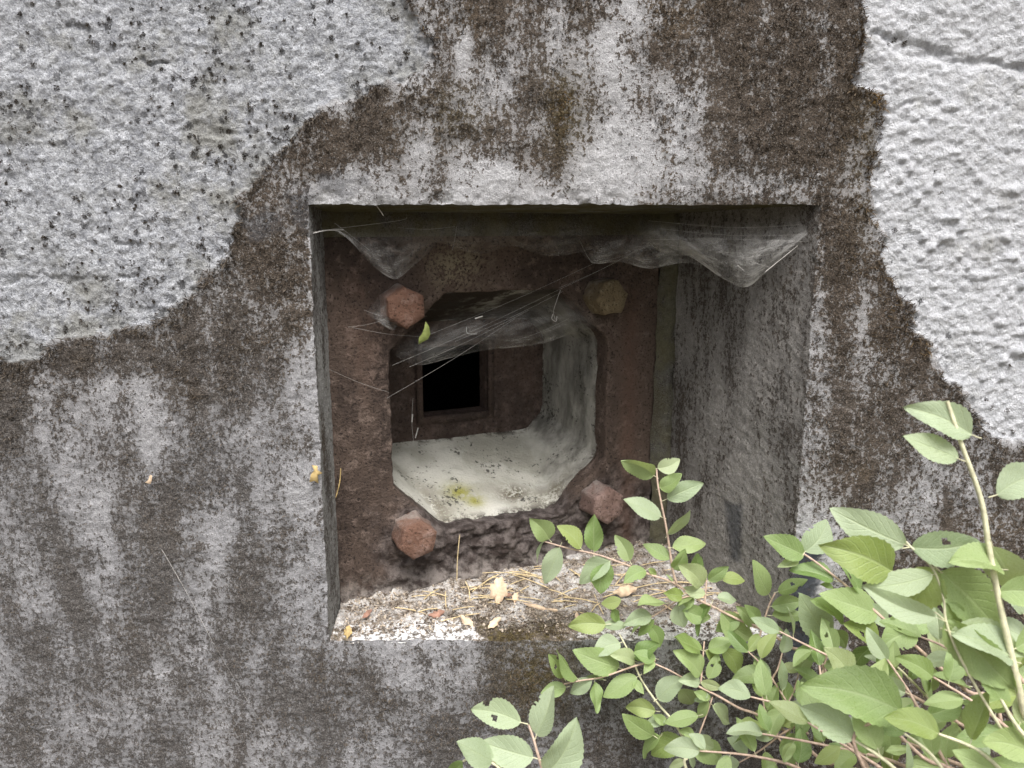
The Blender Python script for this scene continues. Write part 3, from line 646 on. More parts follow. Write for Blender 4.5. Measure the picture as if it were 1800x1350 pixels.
obj('moss', me, mat=M_MOSS, label='short dark brown moss growing in patches on the concrete', cat='moss', kind='stuff')

# ------------------------------------------------------------------ shrubs
def leaf_mesh(k):
    rg = random.Random(100+k); nt = 24; ns = 5; V = []; UV = []
    wmax = rg.uniform(.26, .31); pk = rg.uniform(.80, .95); fold = rg.uniform(.10, .42); curl = rg.uniform(-.10, .38); tw = rg.uniform(-.5, .5); wv = rg.uniform(.0, .05); ph = rg.uniform(0, 6)
    bend = rg.uniform(-.10, .10)
    for i in range(nt+1):
        t = i/nt; wdt = wmax*(math.sin(math.pi*min(1, t**pk)))**.72*(1 - .25*t*t) if 0 < t < 1 else 0.0
        wdt *= 1 + (.035 if i % 2 else -.03)
        for j in range(-ns, ns+1):
            s = j/ns; y = s*wdt; z = fold*abs(y) - curl*t*t*.6 + wv*math.sin(t*9+ph+s*2)*abs(s) + tw*y*t*.6
            V.append((t, y + bend*math.sin(math.pi*t), z)); UV.append((t, .5 + .5*s))
    w_ = 2*ns+1; F = [(i*w_+j, (i+1)*w_+j, (i+1)*w_+j+1, i*w_+j+1) for i in range(nt) for j in range(w_-1)]
    if k in (3, 8):                                   # eaten: a bite out of the margin, or holes
        holes = [(.62, .24, .10)] if k == 3 else [(.50, .06, .045), (.55, .03, .03), (.72, -.20, .07)]
        def gone(f):
            cxx = sum(V[i][0] for i in f)/4; cyy = sum(V[i][1] for i in f)/4
            return any((cxx-a)**2 + (cyy-b_)**2 < (c*(1 + .3*math.sin(9*math.atan2(cyy-b_, cxx-a))))**2 for a, b_, c in holes)
        F = [f for f in F if not gone(f)]
    me = bpy.data.meshes.new('leaf'); nb = len(V)
    # petiole
    pv, pq = tube_np([(-.14, 0, .03), (-.07, 0, .005), (.03, 0, -.004)], [.011, .010, .008], 5)
    V += [tuple(p) for p in pv]; UV += [(0, .5)]*len(pv); nf = len(F); F += [tuple(a+nb for a in f) for f in pq]
    me.from_pydata(V, [], F); ul = me.uv_layers.new(name='UVMap')
    for lp in me.loops: ul.data[lp.index].uv = UV[lp.vertex_index]
    for p in me.polygons: p.use_smooth = True; p.material_index = 1 if p.index >= nf else 0
    return me
LM = {}
def get_leaf(k, mi):
    if (k, mi) not in LM:
        me = leaf_mesh(k); me.materials.append(M_LEAF[mi]); me.materials.append(M_STEM_G); LM[(k, mi)] = me
    return LM[(k, mi)]
CAMP = Vector((0, -DIST, Z0)); LEAVES = 0
def add_leaf(branch, b, t, rg, mi=None, k=None, wf=1.0, face=.55):
    """leaf from base point b to tip point t"""
    global LEAVES
    if mi is None: mi = rg.choices((0, 1, 2), (6, 3, 2))[0]
    if k is None: k = rg.choice((0, 1, 2, 4, 5, 6, 7, 9, 0, 1, 2, 3, 8))
    ax = (t-b); L = ax.length; ax.normalize()
    nrm = ((CAMP - b).normalized()*face + Vector((0, -.25, .75))*(1-face) + Vector((rg.gauss(0, .28), rg.gauss(0, .28), rg.gauss(0, .28)))).normalized()
    y = nrm.cross(ax).normalized(); z = ax.cross(y)
    o = bpy.data.objects.new('leaf', get_leaf(k, mi)); COL.objects.link(o); o.parent = branch
    o.matrix_basis = Matrix.Translation(b) @ Matrix((ax, y, z)).transposed().to_4x4() @ Matrix.Diagonal((L, L*wf, L, 1))
    LEAVES += 1
def q4(x, y): return (900 + x/2, 675 + y/2)
def branch(thing, pts, y0, y1, r0, r1, mat=None, name='branch', down=None):
    """pts in image pixels from the tip (depth y0) to the root end (depth y1); down: a foot point the stem runs on to"""
    m = len(pts); W = [at(u, v, y0 + (y1-y0)*i/(m-1)) for i, (u, v) in enumerate(pts)]
    if down is not None:
        e = W[-1]; d_ = Vector(down); W += [e.lerp(d_, .35) + Vector((0, -.01, -.05)), e.lerp(d_, .7) + Vector((0, 0, -.05)), d_]
    S = spline(W, 5); rad = [r0 + (r1-r0)*min(1, i/(5*(m-1))) for i in range(len(S))]
    V, Q = tube_np(S, rad, 6)
    b = obj(name, mesh_np(name, [tuple(v) for v in V], Q), thing, mat or M_STEM, smooth=True)
    return b, S[:5*(m-1)+1]
def near_depth(S, u, v):
    best = min(S, key=lambda p: (lambda q: (q[0][0]-u)**2 + (q[1][0]-v)**2)(sheet(np.array([p])))); return best.y
def leaves(b, S, items, rg, conv=q4, tipy=.012, **kw):
    for it in items:
        (x0, y0, x1, y1), opt = it[:4], (it[4] if len(it) > 4 else {})
        u0, v0 = conv(x0, y0); u1, v1 = conv(x1, y1); u1 += (u1-u0)*.06; v1 += (v1-v0)*.06; d = near_depth(S, u0, v0)
        add_leaf(b, at(u0, v0, d), at(u1, v1, d + rg.uniform(-tipy*1.6, tipy)), rg, **{**kw, **opt})
def auto(b, S, rg, spacing, L, start=0.0, mi=None, face=.5, ang=55):
    """leaves set alternately along a stem"""
    acc = 0; side = 1; tot = sum((S[i+1]-S[i]).length for i in range(len(S)-1)); run = 0
    d0 = (S[0]-S[1]).normalized(); add_leaf(b, S[0], S[0] + d0*L*rg.uniform(.7, 1), rg, mi, face=face)
    for i in range(len(S)-1):
        seg = S[i+1]-S[i]; acc += seg.length; run += seg.length
        if acc > spacing and run > start*tot:
            acc = 0; side = -side; d_ = (-seg).normalized(); view = (S[i]-CAMP).normalized()
            sd = d_.cross(view).normalized()*side; a = math.radians(ang + rg.uniform(-22, 22))
            v = d_*math.cos(a) + sd*math.sin(a) + view*rg.uniform(-.35, .25) + Vector((0, 0, rg.uniform(-.15, .2)))
            ln = L*rg.uniform(.52, .98); pb = S[i] + v.normalized()*ln*.14
            add_leaf(b, pb, pb + v.normalized()*ln, rg, mi, face=face)
rg = random.Random(5)
FOOT = (.62, -.17, 0.0)
sh = empty('plum_shrub', FOOT, 'leafy green shrub spreading its many small-leaved twigs over the sill and lower right wall', 'shrub')
# upright shoot in front of the recess
b, S = branch(sh, [q4(*p) for p in ((508, 300), (512, 350), (525, 420), (545, 520), (565, 655), (580, 700))], -.01, -.03, .0011, .0017)
leaves(b, S, [(512, 296, 588, 266, dict(k=3, wf=1.15)), (498, 322, 390, 275), (520, 365, 592, 318, dict(wf=1.1)), (545, 404, 665, 350, dict(mi=1)), (523, 466, 412, 403), (550, 528, 630, 462, dict(wf=1.1)), (564, 575, 680, 555), (556, 615, 468, 562), (566, 650, 606, 596)], rg)
# long twig over the sill
b, S = branch(sh, [q4(*p) for p in ((112, 553), (200, 578), (300, 600), (400, 635), (480, 668), (570, 700), (650, 755), (720, 790), (800, 830), (880, 862), (990, 930), (1100, 1010))], .0, -.06, .0010, .0022, down=FOOT)
leaves(b, S, [(130, 546, 75, 488, dict(wf=1.2)), (110, 556, 80, 622), (168, 574, 112, 700, dict(wf=.95, mi=1)), (242, 578, 172, 500, dict(k=3)), (288, 588, 288, 464, dict(wf=.95)), (345, 622, 238, 696), (342, 630, 312, 732, dict(wf=1.2)), (414, 622, 364, 538), (470, 655, 400, 692), (480, 650, 512, 668), (566, 695, 546, 668), (680, 738, 610, 716), (722, 750, 790, 752, dict(wf=1.2)), (640, 745, 585, 770), (735, 800, 850, 900, dict(wf=.9)), (700, 775, 636, 870, dict(wf=1.1)), (640, 752, 578, 800), (850, 850, 800, 790), (800, 830, 720, 870)], rg)
b, S = branch(sh, [q4(*p) for p in ((672, 650), (683, 690), (680, 735), (678, 768))], -.02, -.035, .0009, .0013)
leaves(b, S, [(672, 652, 640, 594), (670, 708, 608, 645), (690, 692, 756, 648), (740, 690, 820, 682, dict(mi=2))], rg)
# twigs over the front arris of the sill
b, S = branch(sh, [q4(*p) for p in ((398, 862), (490, 820), (600, 752), (650, 748))], -.03, -.035, .0010, .0014)
leaves(b, S, [(384, 758, 313, 772), (350, 790, 372, 834), (330, 845, 203, 852), (402, 850, 318, 842), (490, 815, 402, 842), (540, 772, 448, 778), (600, 742, 535, 738), (590, 768, 604, 852, dict(wf=1.15)), (480, 845, 520, 925, dict(wf=1.1)), (600, 790, 700, 820), (500, 830, 440, 880)], rg)
b, S = branch(sh, [q4(*p) for p in ((378, 880), (420, 960), (455, 1040), (510, 1120), (570, 1190), (610, 1265), (615, 1310), (640, 1420))], -.04, -.10, .0010, .0022, M_STEM_G, down=FOOT)
leaves(b, S, [(380, 910, 292, 945, dict(wf=1.3)), (376, 998, 233, 945), (432, 975, 362, 950), (420, 880, 442, 846), (430, 960, 515, 915, dict(wf=1.2)), (505, 1150, 402, 1140), (497, 1236, 400, 1178), (545, 1192, 495, 1165), (520, 1240, 448, 1306), (606, 1256, 488, 1302, dict(wf=1.1)), (606, 1322, 555, 1348), (622, 1310, 645, 1350), (632, 1280, 742, 1334, dict(wf=1.2)), (540, 1175, 470, 1195), (600, 1225, 640, 1245)], rg)
b, S = branch(sh, [q4(*p) for p in ((182, 1055), (240, 1043), (320, 1030), (420, 995), (505, 972))], -.06, -.06, .0009, .0014)
leaves(b, S, [(181, 1032, 134, 956), (230, 1036, 143, 948), (190, 1066, 104, 1084, dict(wf=1.15)), (282, 1040, 203, 1086), (290, 1046, 296, 1152), (322, 1040, 262, 1020), (440, 1030, 322, 1092, dict(wf=1.05)), (430, 1040, 462, 1084), (500, 974, 468, 1012), (505, 965, 440, 940, dict(wf=1.2))], rg)
b, S = branch(sh, [q4(*p) for p in ((505, 985), (560, 1010), (640, 1055), (720, 1095), (800, 1140), (862, 1162), (960, 1220), (1100, 1330), (1200, 1400))], -.06, -.12, .0010, .0024, down=FOOT)
leaves(b, S, [(664, 1048, 736, 1072), (660, 1052, 598, 1040), (592, 1072, 637, 1142), (512, 1106, 592, 1034, dict(wf=1.25)), (697, 1106, 640, 1084), (692, 1116, 648, 1168, dict(wf=1.2)), (706, 1130, 778, 1186), (850, 1160, 960, 1190, dict(wf=1.1)), (690, 1090, 640, 1110), (920, 1200, 780, 1240)], rg)
b, S = branch(sh, [q4(*p) for p in ((676, 905), (672, 950), (668, 1000), (664, 1052))], -.05, -.075, .0009, .0013)
leaves(b, S, [(664, 1022, 594, 944), (690, 1036, 722, 952, dict(wf=1.05)), (742, 930, 796, 1022, dict(wf=1.2)), (664, 935, 572, 895), (690, 932, 772, 892), (680, 940, 745, 990, dict(mi=2))], rg)
b, S = branch(sh, [q4(*p) for p in ((705, 1100), (685, 1160), (655, 1240))], -.08, -.09, .0009, .0011)
leaves(b, S, [(655, 1166, 540, 1184), (644, 1240, 590, 1220), (660, 1236, 712, 1282, dict(wf=1.2))], rg)
# right-hand twigs against the wall
b, S = branch(sh, [q4(*p) for p in ((1000, 590), (1030, 600), (1100, 650), (1200, 730), (1300, 820), (1400, 905), (1480, 975), (1600, 1080), (1720, 1200))], -.10, -.17, .0010, .0026, down=FOOT)
leaves(b, S, [(1030, 590, 1104, 484, dict(mi=1, wf=1.25)), (1026, 600, 908, 542), (1005, 612, 942, 634, dict(wf=.8)), (1130, 690, 995, 640), (1225, 735, 1156, 618, dict(k=8, wf=1.1)), (1282, 806, 1115, 742), (1130, 720, 1085, 705), (1165, 838, 1080, 755), (1420, 872, 1308, 925, dict(wf=1.2)), (1478, 852, 1338, 832), (1320, 850, 1240, 780), (1500, 960, 1480, 870), (1600, 1060, 1500, 1010), (1560, 1010, 1640, 960)], rg)
b, S = branch(sh, [q4(*p) for p in ((925, 735), (905, 775), (880, 852), (860, 930))], -.05, -.06, .0010, .0015)
leaves(b, S, [(903, 738, 874, 636), (935, 730, 1032, 688), (912, 782, 1020, 764), (915, 815, 1032, 808), (872, 830, 828, 784), (880, 850, 950, 870), (870, 880, 830, 940)], rg)
b, S = branch(sh, [q4(*p) for p in ((1130, 870), (1110, 940), (1090, 1020), (1060, 1110), (1030, 1200))], -.10, -.13, .0010, .0016)
leaves(b, S, [(1110, 890, 1030, 762, dict(wf=1.05)), (1120, 870, 1180, 930), (1100, 960, 1000, 940), (1095, 985, 1190, 1010), (1080, 1040, 1000, 1000), (1075, 1060, 1000, 1080), (1060, 1110, 1120, 1140), (1050, 1130, 960, 1140), (1040, 1170, 1000, 1240)], rg)
b, S = branch(sh, [q4(*p) for p in ((1188, 840), (1260, 920), (1360, 1000), (1450, 1090), (1560, 1200))], -.13, -.17, .0010, .0018, M_STEM_G)
leaves(b, S, [(1292, 905, 1178, 845), (1260, 925, 1200, 1000), (1330, 985, 1250, 950), (1370, 1010, 1300, 1070), (1400, 1040, 1420, 960), (1450, 1090, 1500, 1020)], rg)
# cluster under the end of the sill
for pts, y0, y1, L in (([(950, 945), (935, 1000), (915, 1040), (900, 1120)], -.08, -.10, .042), ([(830, 940), (880, 990), (930, 1060), (980, 1140), (1040, 1230)], -.09, -.13, .044), ([(1010, 1010), (990, 1080), (950, 1160), (930, 1240)], -.10, -.12, .042), ([(800, 1330), (870, 1290), (950, 1230), (1010, 1200)], -.11, -.13, .045), ([(880, 1100), (900, 1180), (960, 1280), (1010, 1350)], -.11, -.14, .045)):
    b, S = branch(sh, [q4(*p) for p in pts], y0, y1, .0009, .0016); auto(b, S, rg, .021, L)
# the thick of it, lower right corner
sh2 = empty('plum_shrub', (.70, -.30, 0), 'dense leafy green shrub filling the bottom right corner below the tall stem', 'shrub')
F2 = (.70, -.30, 0)
for pts, y0, y1, L in (([(1370, 1110), (1450, 1150), (1560, 1200), (1700, 1280), (1900, 1420)], -.14, -.20, .045),
                       ([(1320, 1225), (1380, 1240), (1500, 1270), (1650, 1330), (1850, 1450)], -.15, -.20, .045),
                       ([(1340, 1290), (1450, 1310), (1600, 1350), (1750, 1450)], -.17, -.22, .045),
                       ([(1620, 1120), (1680, 1150), (1750, 1230), (1850, 1380)], -.20, -.26, .048),
                       ([(1560, 1160), (1600, 1220), (1640, 1300), (1700, 1450)], -.19, -.24, .046),
                       ([(1440, 1170), (1450, 1220), (1480, 1290), (1560, 1420)], -.15, -.2, .045),
                       ([(1230, 1320), (1330, 1330), (1420, 1360), (1500, 1450)], -.15, -.2, .045),
                       ([(1700, 1090), (1740, 1130), (1800, 1200), (1900, 1350)], -.25, -.3, .050),
                       ([(1500, 1200), (1560, 1270), (1620, 1330), (1720, 1420)], -.23, -.26, .048),
                       ([(1640, 1190), (1720, 1240), (1790, 1300), (1860, 1400)], -.28, -.3, .050),
                       ([(1800, 1080), (1830, 1150), (1860, 1250), (1900, 1350)], -.28, -.3, .050),
                       ([(1420, 1270), (1500, 1320), (1560, 1360), (1620, 1430)], -.24, -.28, .048)):
    b, S = branch(sh2, pts, y0, y1, .0011, .0026, down=F2); auto(b, S, rg, .020, L)
for pts, y0, y1, L in (([(1650, 1290), (1720, 1320), (1780, 1380), (1850, 1500)], -.40, -.42, .052), ([(1500, 1300), (1560, 1340), (1620, 1400), (1700, 1500)], -.36, -.40, .050), ([(1760, 1230), (1790, 1280), (1850, 1350), (1900, 1450)], -.42, -.44, .052), ([(1590, 1290), (1640, 1330), (1700, 1420), (1750, 1500)], -.34, -.38, .050)):
    b, S = branch(sh2, pts, y0, y1, .0012, .0026, M_STEM_G, down=F2); auto(b, S, rg, .030, L)
b, S = branch(sh2, [(1600, 1262), (1560, 1262), (1500, 1300), (1560, 1420)], -.36, -.36, .0012, .002)
fullpx = lambda x, y: (x, y)
leaves(b, S, [(1588, 1252, 1432, 1205, dict(wf=.98, mi=0, k=1, face=.8))], rg, conv=fullpx)
# tall shoot near the camera
F3 = (.52, -.50, 0)
ts = empty('plum_sapling', F3, 'tall upright pale green stem with large toothed leaves at the right edge, nearest the camera', 'shrub')
b, S = branch(ts, [(1665, 705), (1690, 780), (1725, 880), (1738, 960), (1755, 1050), (1775, 1140), (1800, 1250), (1830, 1380)], -.40, -.43, .0014, .0032, M_STEM_G, 'stem', down=F3)
leaves(b, S, [(1708, 764, 1608, 716, dict(mi=1, wf=.9)), (1684, 806, 1602, 766, dict(mi=1, wf=1.0)), (1752, 870, 1850, 838, dict(mi=1, wf=1.25)), (1745, 960, 1775, 1045, dict(wf=1.2)), (1755, 1040, 1850, 1060, dict(wf=1.2)), (1760, 1000, 1690, 975), (1785, 1140, 1870, 1110), (1780, 1160, 1700, 1110)], rg, conv=fullpx, face=.75)
b, S = branch(ts, [(1585, 945), (1602, 962), (1640, 1000), (1658, 1050), (1665, 1100), (1700, 1180), (1790, 1330)], -.38, -.42, .0009, .0012, M_STEM_G)
leaves(b, S, [(1592, 958, 1470, 902, dict(wf=.95)), (1602, 962, 1716, 952, dict(mi=1, k=8, wf=1.15)), (1568, 1004, 1464, 968, dict(mi=2)), (1642, 998, 1596, 1074, dict(wf=1.5)), (1652, 1004, 1768, 1106, dict(wf=.95)), (1662, 1060, 1700, 1095), (1660, 1090, 1778, 1205, dict(wf=.85, mi=0)), (1645, 1085, 1530, 1035, dict(wf=.6)), (1670, 1110, 1800, 1150, dict(wf=.9)), (1640, 1010, 1530, 1030, dict(wf=.7))], rg, conv=fullpx, face=.75)
# low twig, bottom centre
F4 = (.10, -.40, 0)
lt = empty('plum_seedling', F4, 'short leafy twig with few broad leaves rising from the bottom edge, left of the shrub', 'shrub')
b, S = branch(lt, [(929, 1274), (938, 1299), (944, 1321), (953, 1352), (970, 1420)], -.30, -.32, .0011, .0018, down=F4)
leaves(b, S, [(916, 1270, 832, 1248, dict(k=8, wf=1.05, mi=1)), (943, 1292, 962, 1212, dict(wf=1.15, mi=1)), (938, 1332, 850, 1308, dict(wf=1.15, mi=1)), (962, 1358, 1013, 1282, dict(wf=1.1, mi=1))], rg, conv=fullpx, face=.8)
b, S = branch(lt, [(815, 1338), (828, 1332), (850, 1337), (880, 1352), (930, 1420)], -.30, -.32, .0011, .0015, M_STEM_G)
leaves(b, S, [(866, 1338, 814, 1306, dict(wf=1.2, mi=1)), (813, 1338, 786, 1356)], rg, conv=fullpx, face=.8)
print('leaves', LEAVES)

# ------------------------------------------------------------------ litter
def sill_z(x, y):
    X_, Y_ = np.array([x]), np.array([y]); T_ = np.clip(Y_/(yb(X_)+.03), 0, 1)
    return float((ZB + .017*T_ + (.0035*n2(X_, Y_, 30, 61) + .003*n2(X_, Y_, 75, 62) + .0018*n2(X_, Y_, 190, 63))*np.clip(T_*6, 0, 1) + .012*sm(.55, 1., T_)*(.6 + .6*n2(X_, Y_, 14, 64)))[0])
def on_sill(u, v, lift=.001):
    p = at_z(u, v, ZB + .008)
    for _ in range(3): p = at_z(u, v, sill_z(p.x, p.y) + lift)
    return p
NLAB = 'thin straw coloured pine needle lying in the litter on the sill'
def needle(a, b, label=NLAB, group='pine needles on the sill', sag=.0, r=.0009, name='pine_needle', mat=None):
    m = (a+b)/2 + Vector((random.uniform(-.002, .002), 0, sag)); V, Q = tube_np(spline([a, m, b], 4), [r*.7]+[r]*7+[r*.4], 5)
    obj(name, mesh_np(name, [tuple(v) for v in V], Q), None, mat or M_NEEDLE, label, 'needle', group, smooth=True)
for s in ((695, 1068, 750, 1080), (745, 1054, 772, 1035), (775, 1092, 845, 1078), (783, 1040, 785, 1075), (735, 1076, 770, 1070), (818, 1022, 826, 1055), (830, 1040, 880, 1008), (846, 1032, 870, 1012), (888, 1006, 960, 1018), (895, 1004, 948, 1012), (900, 1010, 965, 1034), (905, 1008, 958, 1026), (912, 1000, 955, 1022), (965, 1036, 1005, 1052), (990, 1050, 1050, 1060), (1040, 1075, 1055, 1060), (1045, 1045, 1062, 1082), (1060, 1050, 1150, 1026), (1085, 1010, 1130, 1012), (1080, 1030, 1110, 1000), (1110, 1060, 1170, 1040), (1140, 1035, 1190, 1046), (1150, 1026, 1215, 1024), (1000, 1000, 1030, 1024), (1025, 992, 1070, 1004), (1160, 1060, 1200, 1090), (1290, 1075, 1335, 1100), (1295, 1070, 1345, 1094), (930, 1030, 900, 1050), (960, 1000, 985, 1022)):
    needle(on_sill(s[0], s[1], .002), on_sill(s[2], s[3], .002), sag=.002)
for _ in range(62):
    u, v = random.uniform(700, 1260), random.uniform(990, 1078); a = random.uniform(-.7, .5); l = random.uniform(18, 50)
    needle(on_sill(u, v, .0015), on_sill(u+l*math.cos(a), v+l*math.sin(a)*.5, .0015), sag=.001, r=.0007)
needle(px_plate(808, 940, .014), px_plate(803, 1022, .016), 'single pine needle hanging down the corroded lower edge of the steel plate', None, r=.0008)
needle(px_plate(599, 823, .006), px_plate(590, 875, .006), 'yellow pine needle stuck to the left side of the steel plate', None, r=.0009, mat=M_YELLOW)
def scrap(name, c, pts, mat, label, cat='dry leaf', nrm=(0, -.3, 1), group=None, rot=0.0, size=.02, thick=.0005):
    nrm = Vector(nrm).normalized(); e1 = nrm.cross(Vector((0, 1, .2))).normalized(); e2 = nrm.cross(e1); ca, sa = math.cos(rot), math.sin(rot)
    e1, e2 = e1*ca + e2*sa, e2*ca - e1*sa
    n = len(pts); rr = random.Random(hash(label) % 1000 if False else len(label)*7+n); V = []
    ring = [(x, y, .35*(x*x+y*y) + rr.uniform(-.16, .16)) for x, y in pts]
    for s in (0, 1):
        V += [c + (e1*x + e2*y + nrm*z)*size + nrm*(thick*s) for x, y, z in ring] + [c + nrm*(thick*s)]
    F = []
    for k in range(n):
        k2 = (k+1) % n; F += [(n, k2, k), (2*n+1, n+1+k, n+1+k2), (k, k2, n+1+k2), (k, n+1+k2, n+1+k)]
    return obj(name, mesh_np(name, [tuple(v) for v in V], F), None, mat, label, cat, group)
MAPLE = [(-.1, -1.05), (.16, -.85), (.22, -.95), (.42, -.66), (.36, -.5), (.62, -.42), (.66, -.1), (.52, .02), (.60, .34), (.36, .52), (.22, .5), (.10, .82), (-.02, 1.15), (-.10, .78), (-.34, .6), (-.42, .3), (-.66, .22), (-.62, -.12), (-.5, -.3), (-.56, -.55), (-.3, -.66), (-.28, -.9)]
OVAL = [(-1, .06), (-.8, .28), (-.55, .26), (-.2, .46), (.1, .38), (.45, .42), (.7, .16), (1.1, .02), (.8, -.22), (.45, -.28), (.3, -.46), (-.1, -.36), (-.4, -.45), (-.75, -.2)]
LONG = [(-1, 0), (-.8, .09), (-.2, .15), (.5, .12), (1, .03), (.9, -.06), (.3, -.13), (-.4, -.12), (-.9, -.07)]
scrap('dry_leaf', on_sill(876, 1040, .010), MAPLE, M_DRYLEAF, 'pale beige lobed dry leaf standing in the middle of the sill', nrm=(.1, -.9, .5), size=.021)
scrap('dry_leaf', on_sill(868, 1096, .004), OVAL, M_DRYLEAF, 'small curled beige dry leaf below the lobed leaf', nrm=(.2, -.7, .7), size=.012, rot=.9)
scrap('dry_leaf', on_sill(822, 1094, .003), OVAL, M_DRYLEAF, 'beige dry leaf at the end of a long straw on the sill', nrm=(-.2, -.7, .7), size=.013, rot=2.3)
scrap('dry_leaf', on_sill(768, 1080, .003), OVAL, M_DRYLEAF_D, 'small dark reddish brown dry leaf on the left of the sill', nrm=(0, -.6, .8), size=.012, rot=.3)
scrap('dry_leaf', on_sill(950, 1070, .004), LONG, M_DRYLEAF, 'long narrow tan dry leaf lying on the mossy part of the sill', nrm=(0, -.7, .7), size=.026, rot=-.25)
scrap('dry_leaf', on_sill(1098, 1040, .006), OVAL, M_DRYLEAF, 'tan oval dry leaf on the sill under the leafy twig', nrm=(.0, -.7, .7), size=.018, rot=.2)
scrap('dry_leaf', on_sill(905, 1052, .003), MAPLE, M_DRYLEAF, 'tiny torn tan leaf beside the lobed leaf', nrm=(.3, -.7, .7), size=.008)
scrap('dry_leaf', on_sill(892, 1046, .003), OVAL, M_DRYLEAF_D, 'tiny rust red leaf scrap behind the lobed leaf', nrm=(.0, -.7, .7), size=.007)
scrap('dry_leaf', on_sill(612, 1112, .003), MAPLE, M_YELLOW, 'small ochre leaf crumb at the left end of the white sill edge', nrm=(.0, -.7, .7), size=.009)
scrap('dry_leaf', on_sill(645, 1080, .003), OVAL, M_DRYLEAF_D, 'brown curled leaf crumb near the left back of the sill', nrm=(.2, -.6, .8), size=.009, rot=1.)
scrap('dry_leaf', on_sill(1015, 1085, .003), OVAL, M_DRYLEAF, 'tan leaf crumb on moss at the front of the sill', nrm=(.2, -.6, .8), size=.007, rot=2.)
scrap('leaf_scrap', at(556, 832, -.004), [(-.7, -.2), (-.2, .2), (-.5, 1), (.0, .8), (.5, 1.0), (.55, .2), (.3, -.3), (.6, -.9), (.0, -.9), (-.1, -.4)], M_YELLOW, 'ragged yellow leaf scrap caught on the left edge of the recess', nrm=(.1, -1, .1), size=.0115, rot=.1)
scrap('leaf_scrap', at(264, 842, -.004), [(-.3, -1), (.2, -.9), (.3, .3), (.7, .9), (-.5, .9), (-.4, .2)], M_DRYLEAF, 'tiny pinkish leaf scrap on the dark wall left of the recess', nrm=(.1, -1, .1), size=.006)
scrap('leaf_scrap', px_plate(746, 588, .05), [(0, 1), (.25, .5), (.22, 0), (.35, -.5), (.55, -1), (.05, -.8), (-.4, -.3), (-.45, .2), (-.2, .6)], M_PALEGREEN, 'small yellow green leaf scrap hanging in the cobweb beside the upper left bolt', nrm=(.2, -1, .1), size=.016)
# grit and crumbs on the sill
m = 5200; gx = RNG.uniform(XL+.01, XR-.03, m); gy = .02 + RNG.random(m)*(yb(gx)-.02)
Vv, Tt = [], []
for i in range(m):
    z = 0; s = RNG.uniform(.0006, .0024); Vv.append((gx[i], gy[i], s))
gz_ = ZB + .017*np.clip(gy/(yb(gx)+.03), 0, 1); T_ = np.clip(gy/(yb(gx)+.03), 0, 1)
gz_ += (.0035*n2(gx, gy, 30, 61) + .003*n2(gx, gy, 75, 62) + .0018*n2(gx, gy, 190, 63))*np.clip(T_*6, 0, 1) + .012*sm(.55, 1., T_)*(.6 + .6*n2(gx, gy, 14, 64))
sz_ = .0005 + .0026*RNG.random(m)**2.5
oct_ = np.array([(1, 0, 0), (-1, 0, 0), (0, 1, 0), (0, -1, 0), (0, 0, 1), (0, 0, -.6)])
C_ = np.stack([gx, gy, gz_], 1)
Vv = (C_[:, None, :] + oct_[None]*(sz_[:, None, None]*RNG.uniform(.5, 1.4, (m, 6, 1)))).reshape(-1, 3)
tri = np.array([(0, 2, 4), (2, 1, 4), (1, 3, 4), (3, 0, 4), (2, 0, 5), (1, 2, 5), (3, 1, 5), (0, 3, 5)])
Tt = (np.arange(m)[:, None, None]*6 + tri[None]).reshape(-1, 3)
ng = NT('crumbs'); ng.bsdf(ng.mix(ng.ramp(ng.noise(130, 2), .4, .62), (.08, .06, .045), (.46, .39, .31)), .9, .2)
obj('litter_crumbs', mesh_np('litter_crumbs', Vv, Tt), None, ng.m, 'fine crumbs of bark, grit and plant litter strewn over the sill', 'litter', kind='stuff')

# ------------------------------------------------------------------ cobwebs
def web_sheet(parent, top, bot, nu=40, nv=16, belly=.02, dens=1.0, edge=True):
    """a sagging sheet of silk between two 3D edge lines"""
    A = spline(top, 8); B = spline(bot, 8)
    def samp(Ls, t): f = t*(len(Ls)-1); i = min(int(f), len(Ls)-2); return Ls[i].lerp(Ls[i+1], f-i)
    V, U, Dn = [], [], []
    for i in range(nu):
        t = i/(nu-1); a = samp(A, t); b_ = samp(B, t)
        for j in range(nv):
            s = j/(nv-1); p = a.lerp(b_, s) + Vector((0, -belly*math.sin(math.pi*s)*math.sin(math.pi*t), 0)); V.append(tuple(p)); U.append((t*1.6, s))
            Dn.append(dens*(min(1, s*2.2)*(.45 + .55*s) + (.5 if (j == nv-1 and edge) else 0))*min(1, 5*t, 5*(1-t)))
    me = mesh_np('sheet', V, grid_quads(nu, nv), dict(dens=Dn)); ul = me.uv_layers.new(name='UVMap')
    li = np.empty(len(me.loops), np.int32); me.loops.foreach_get('vertex_index', li); ul.data.foreach_set('uv', np.array(U, np.float32)[li].ravel())
    return obj('sheet', me, parent, M_WEB, smooth=True)
def strand(parent, pts, r=.00022, sag=.0):
    if len(pts) == 2: pts = [pts[0], (pts[0]+pts[1])/2 + Vector((0, 0, -sag)), pts[1]]
    V, Q = tube_np(spline(pts, 5), r, 4); obj('strand', mesh_np('strand', [tuple(v) for v in V], Q), parent, M_SILK)
def L3(lst, y): return [at(u, v, y if not isinstance(y, (list, tuple)) else y[0] + (y[1]-y[0])*i/(len(lst)-1)) for i, (u, v) in enumerate(lst)]
w1 = empty('cobweb', tuple(at(1300, 390, .05)), 'large grey sheet cobweb sagging from the top right corner of the recess', 'cobweb')
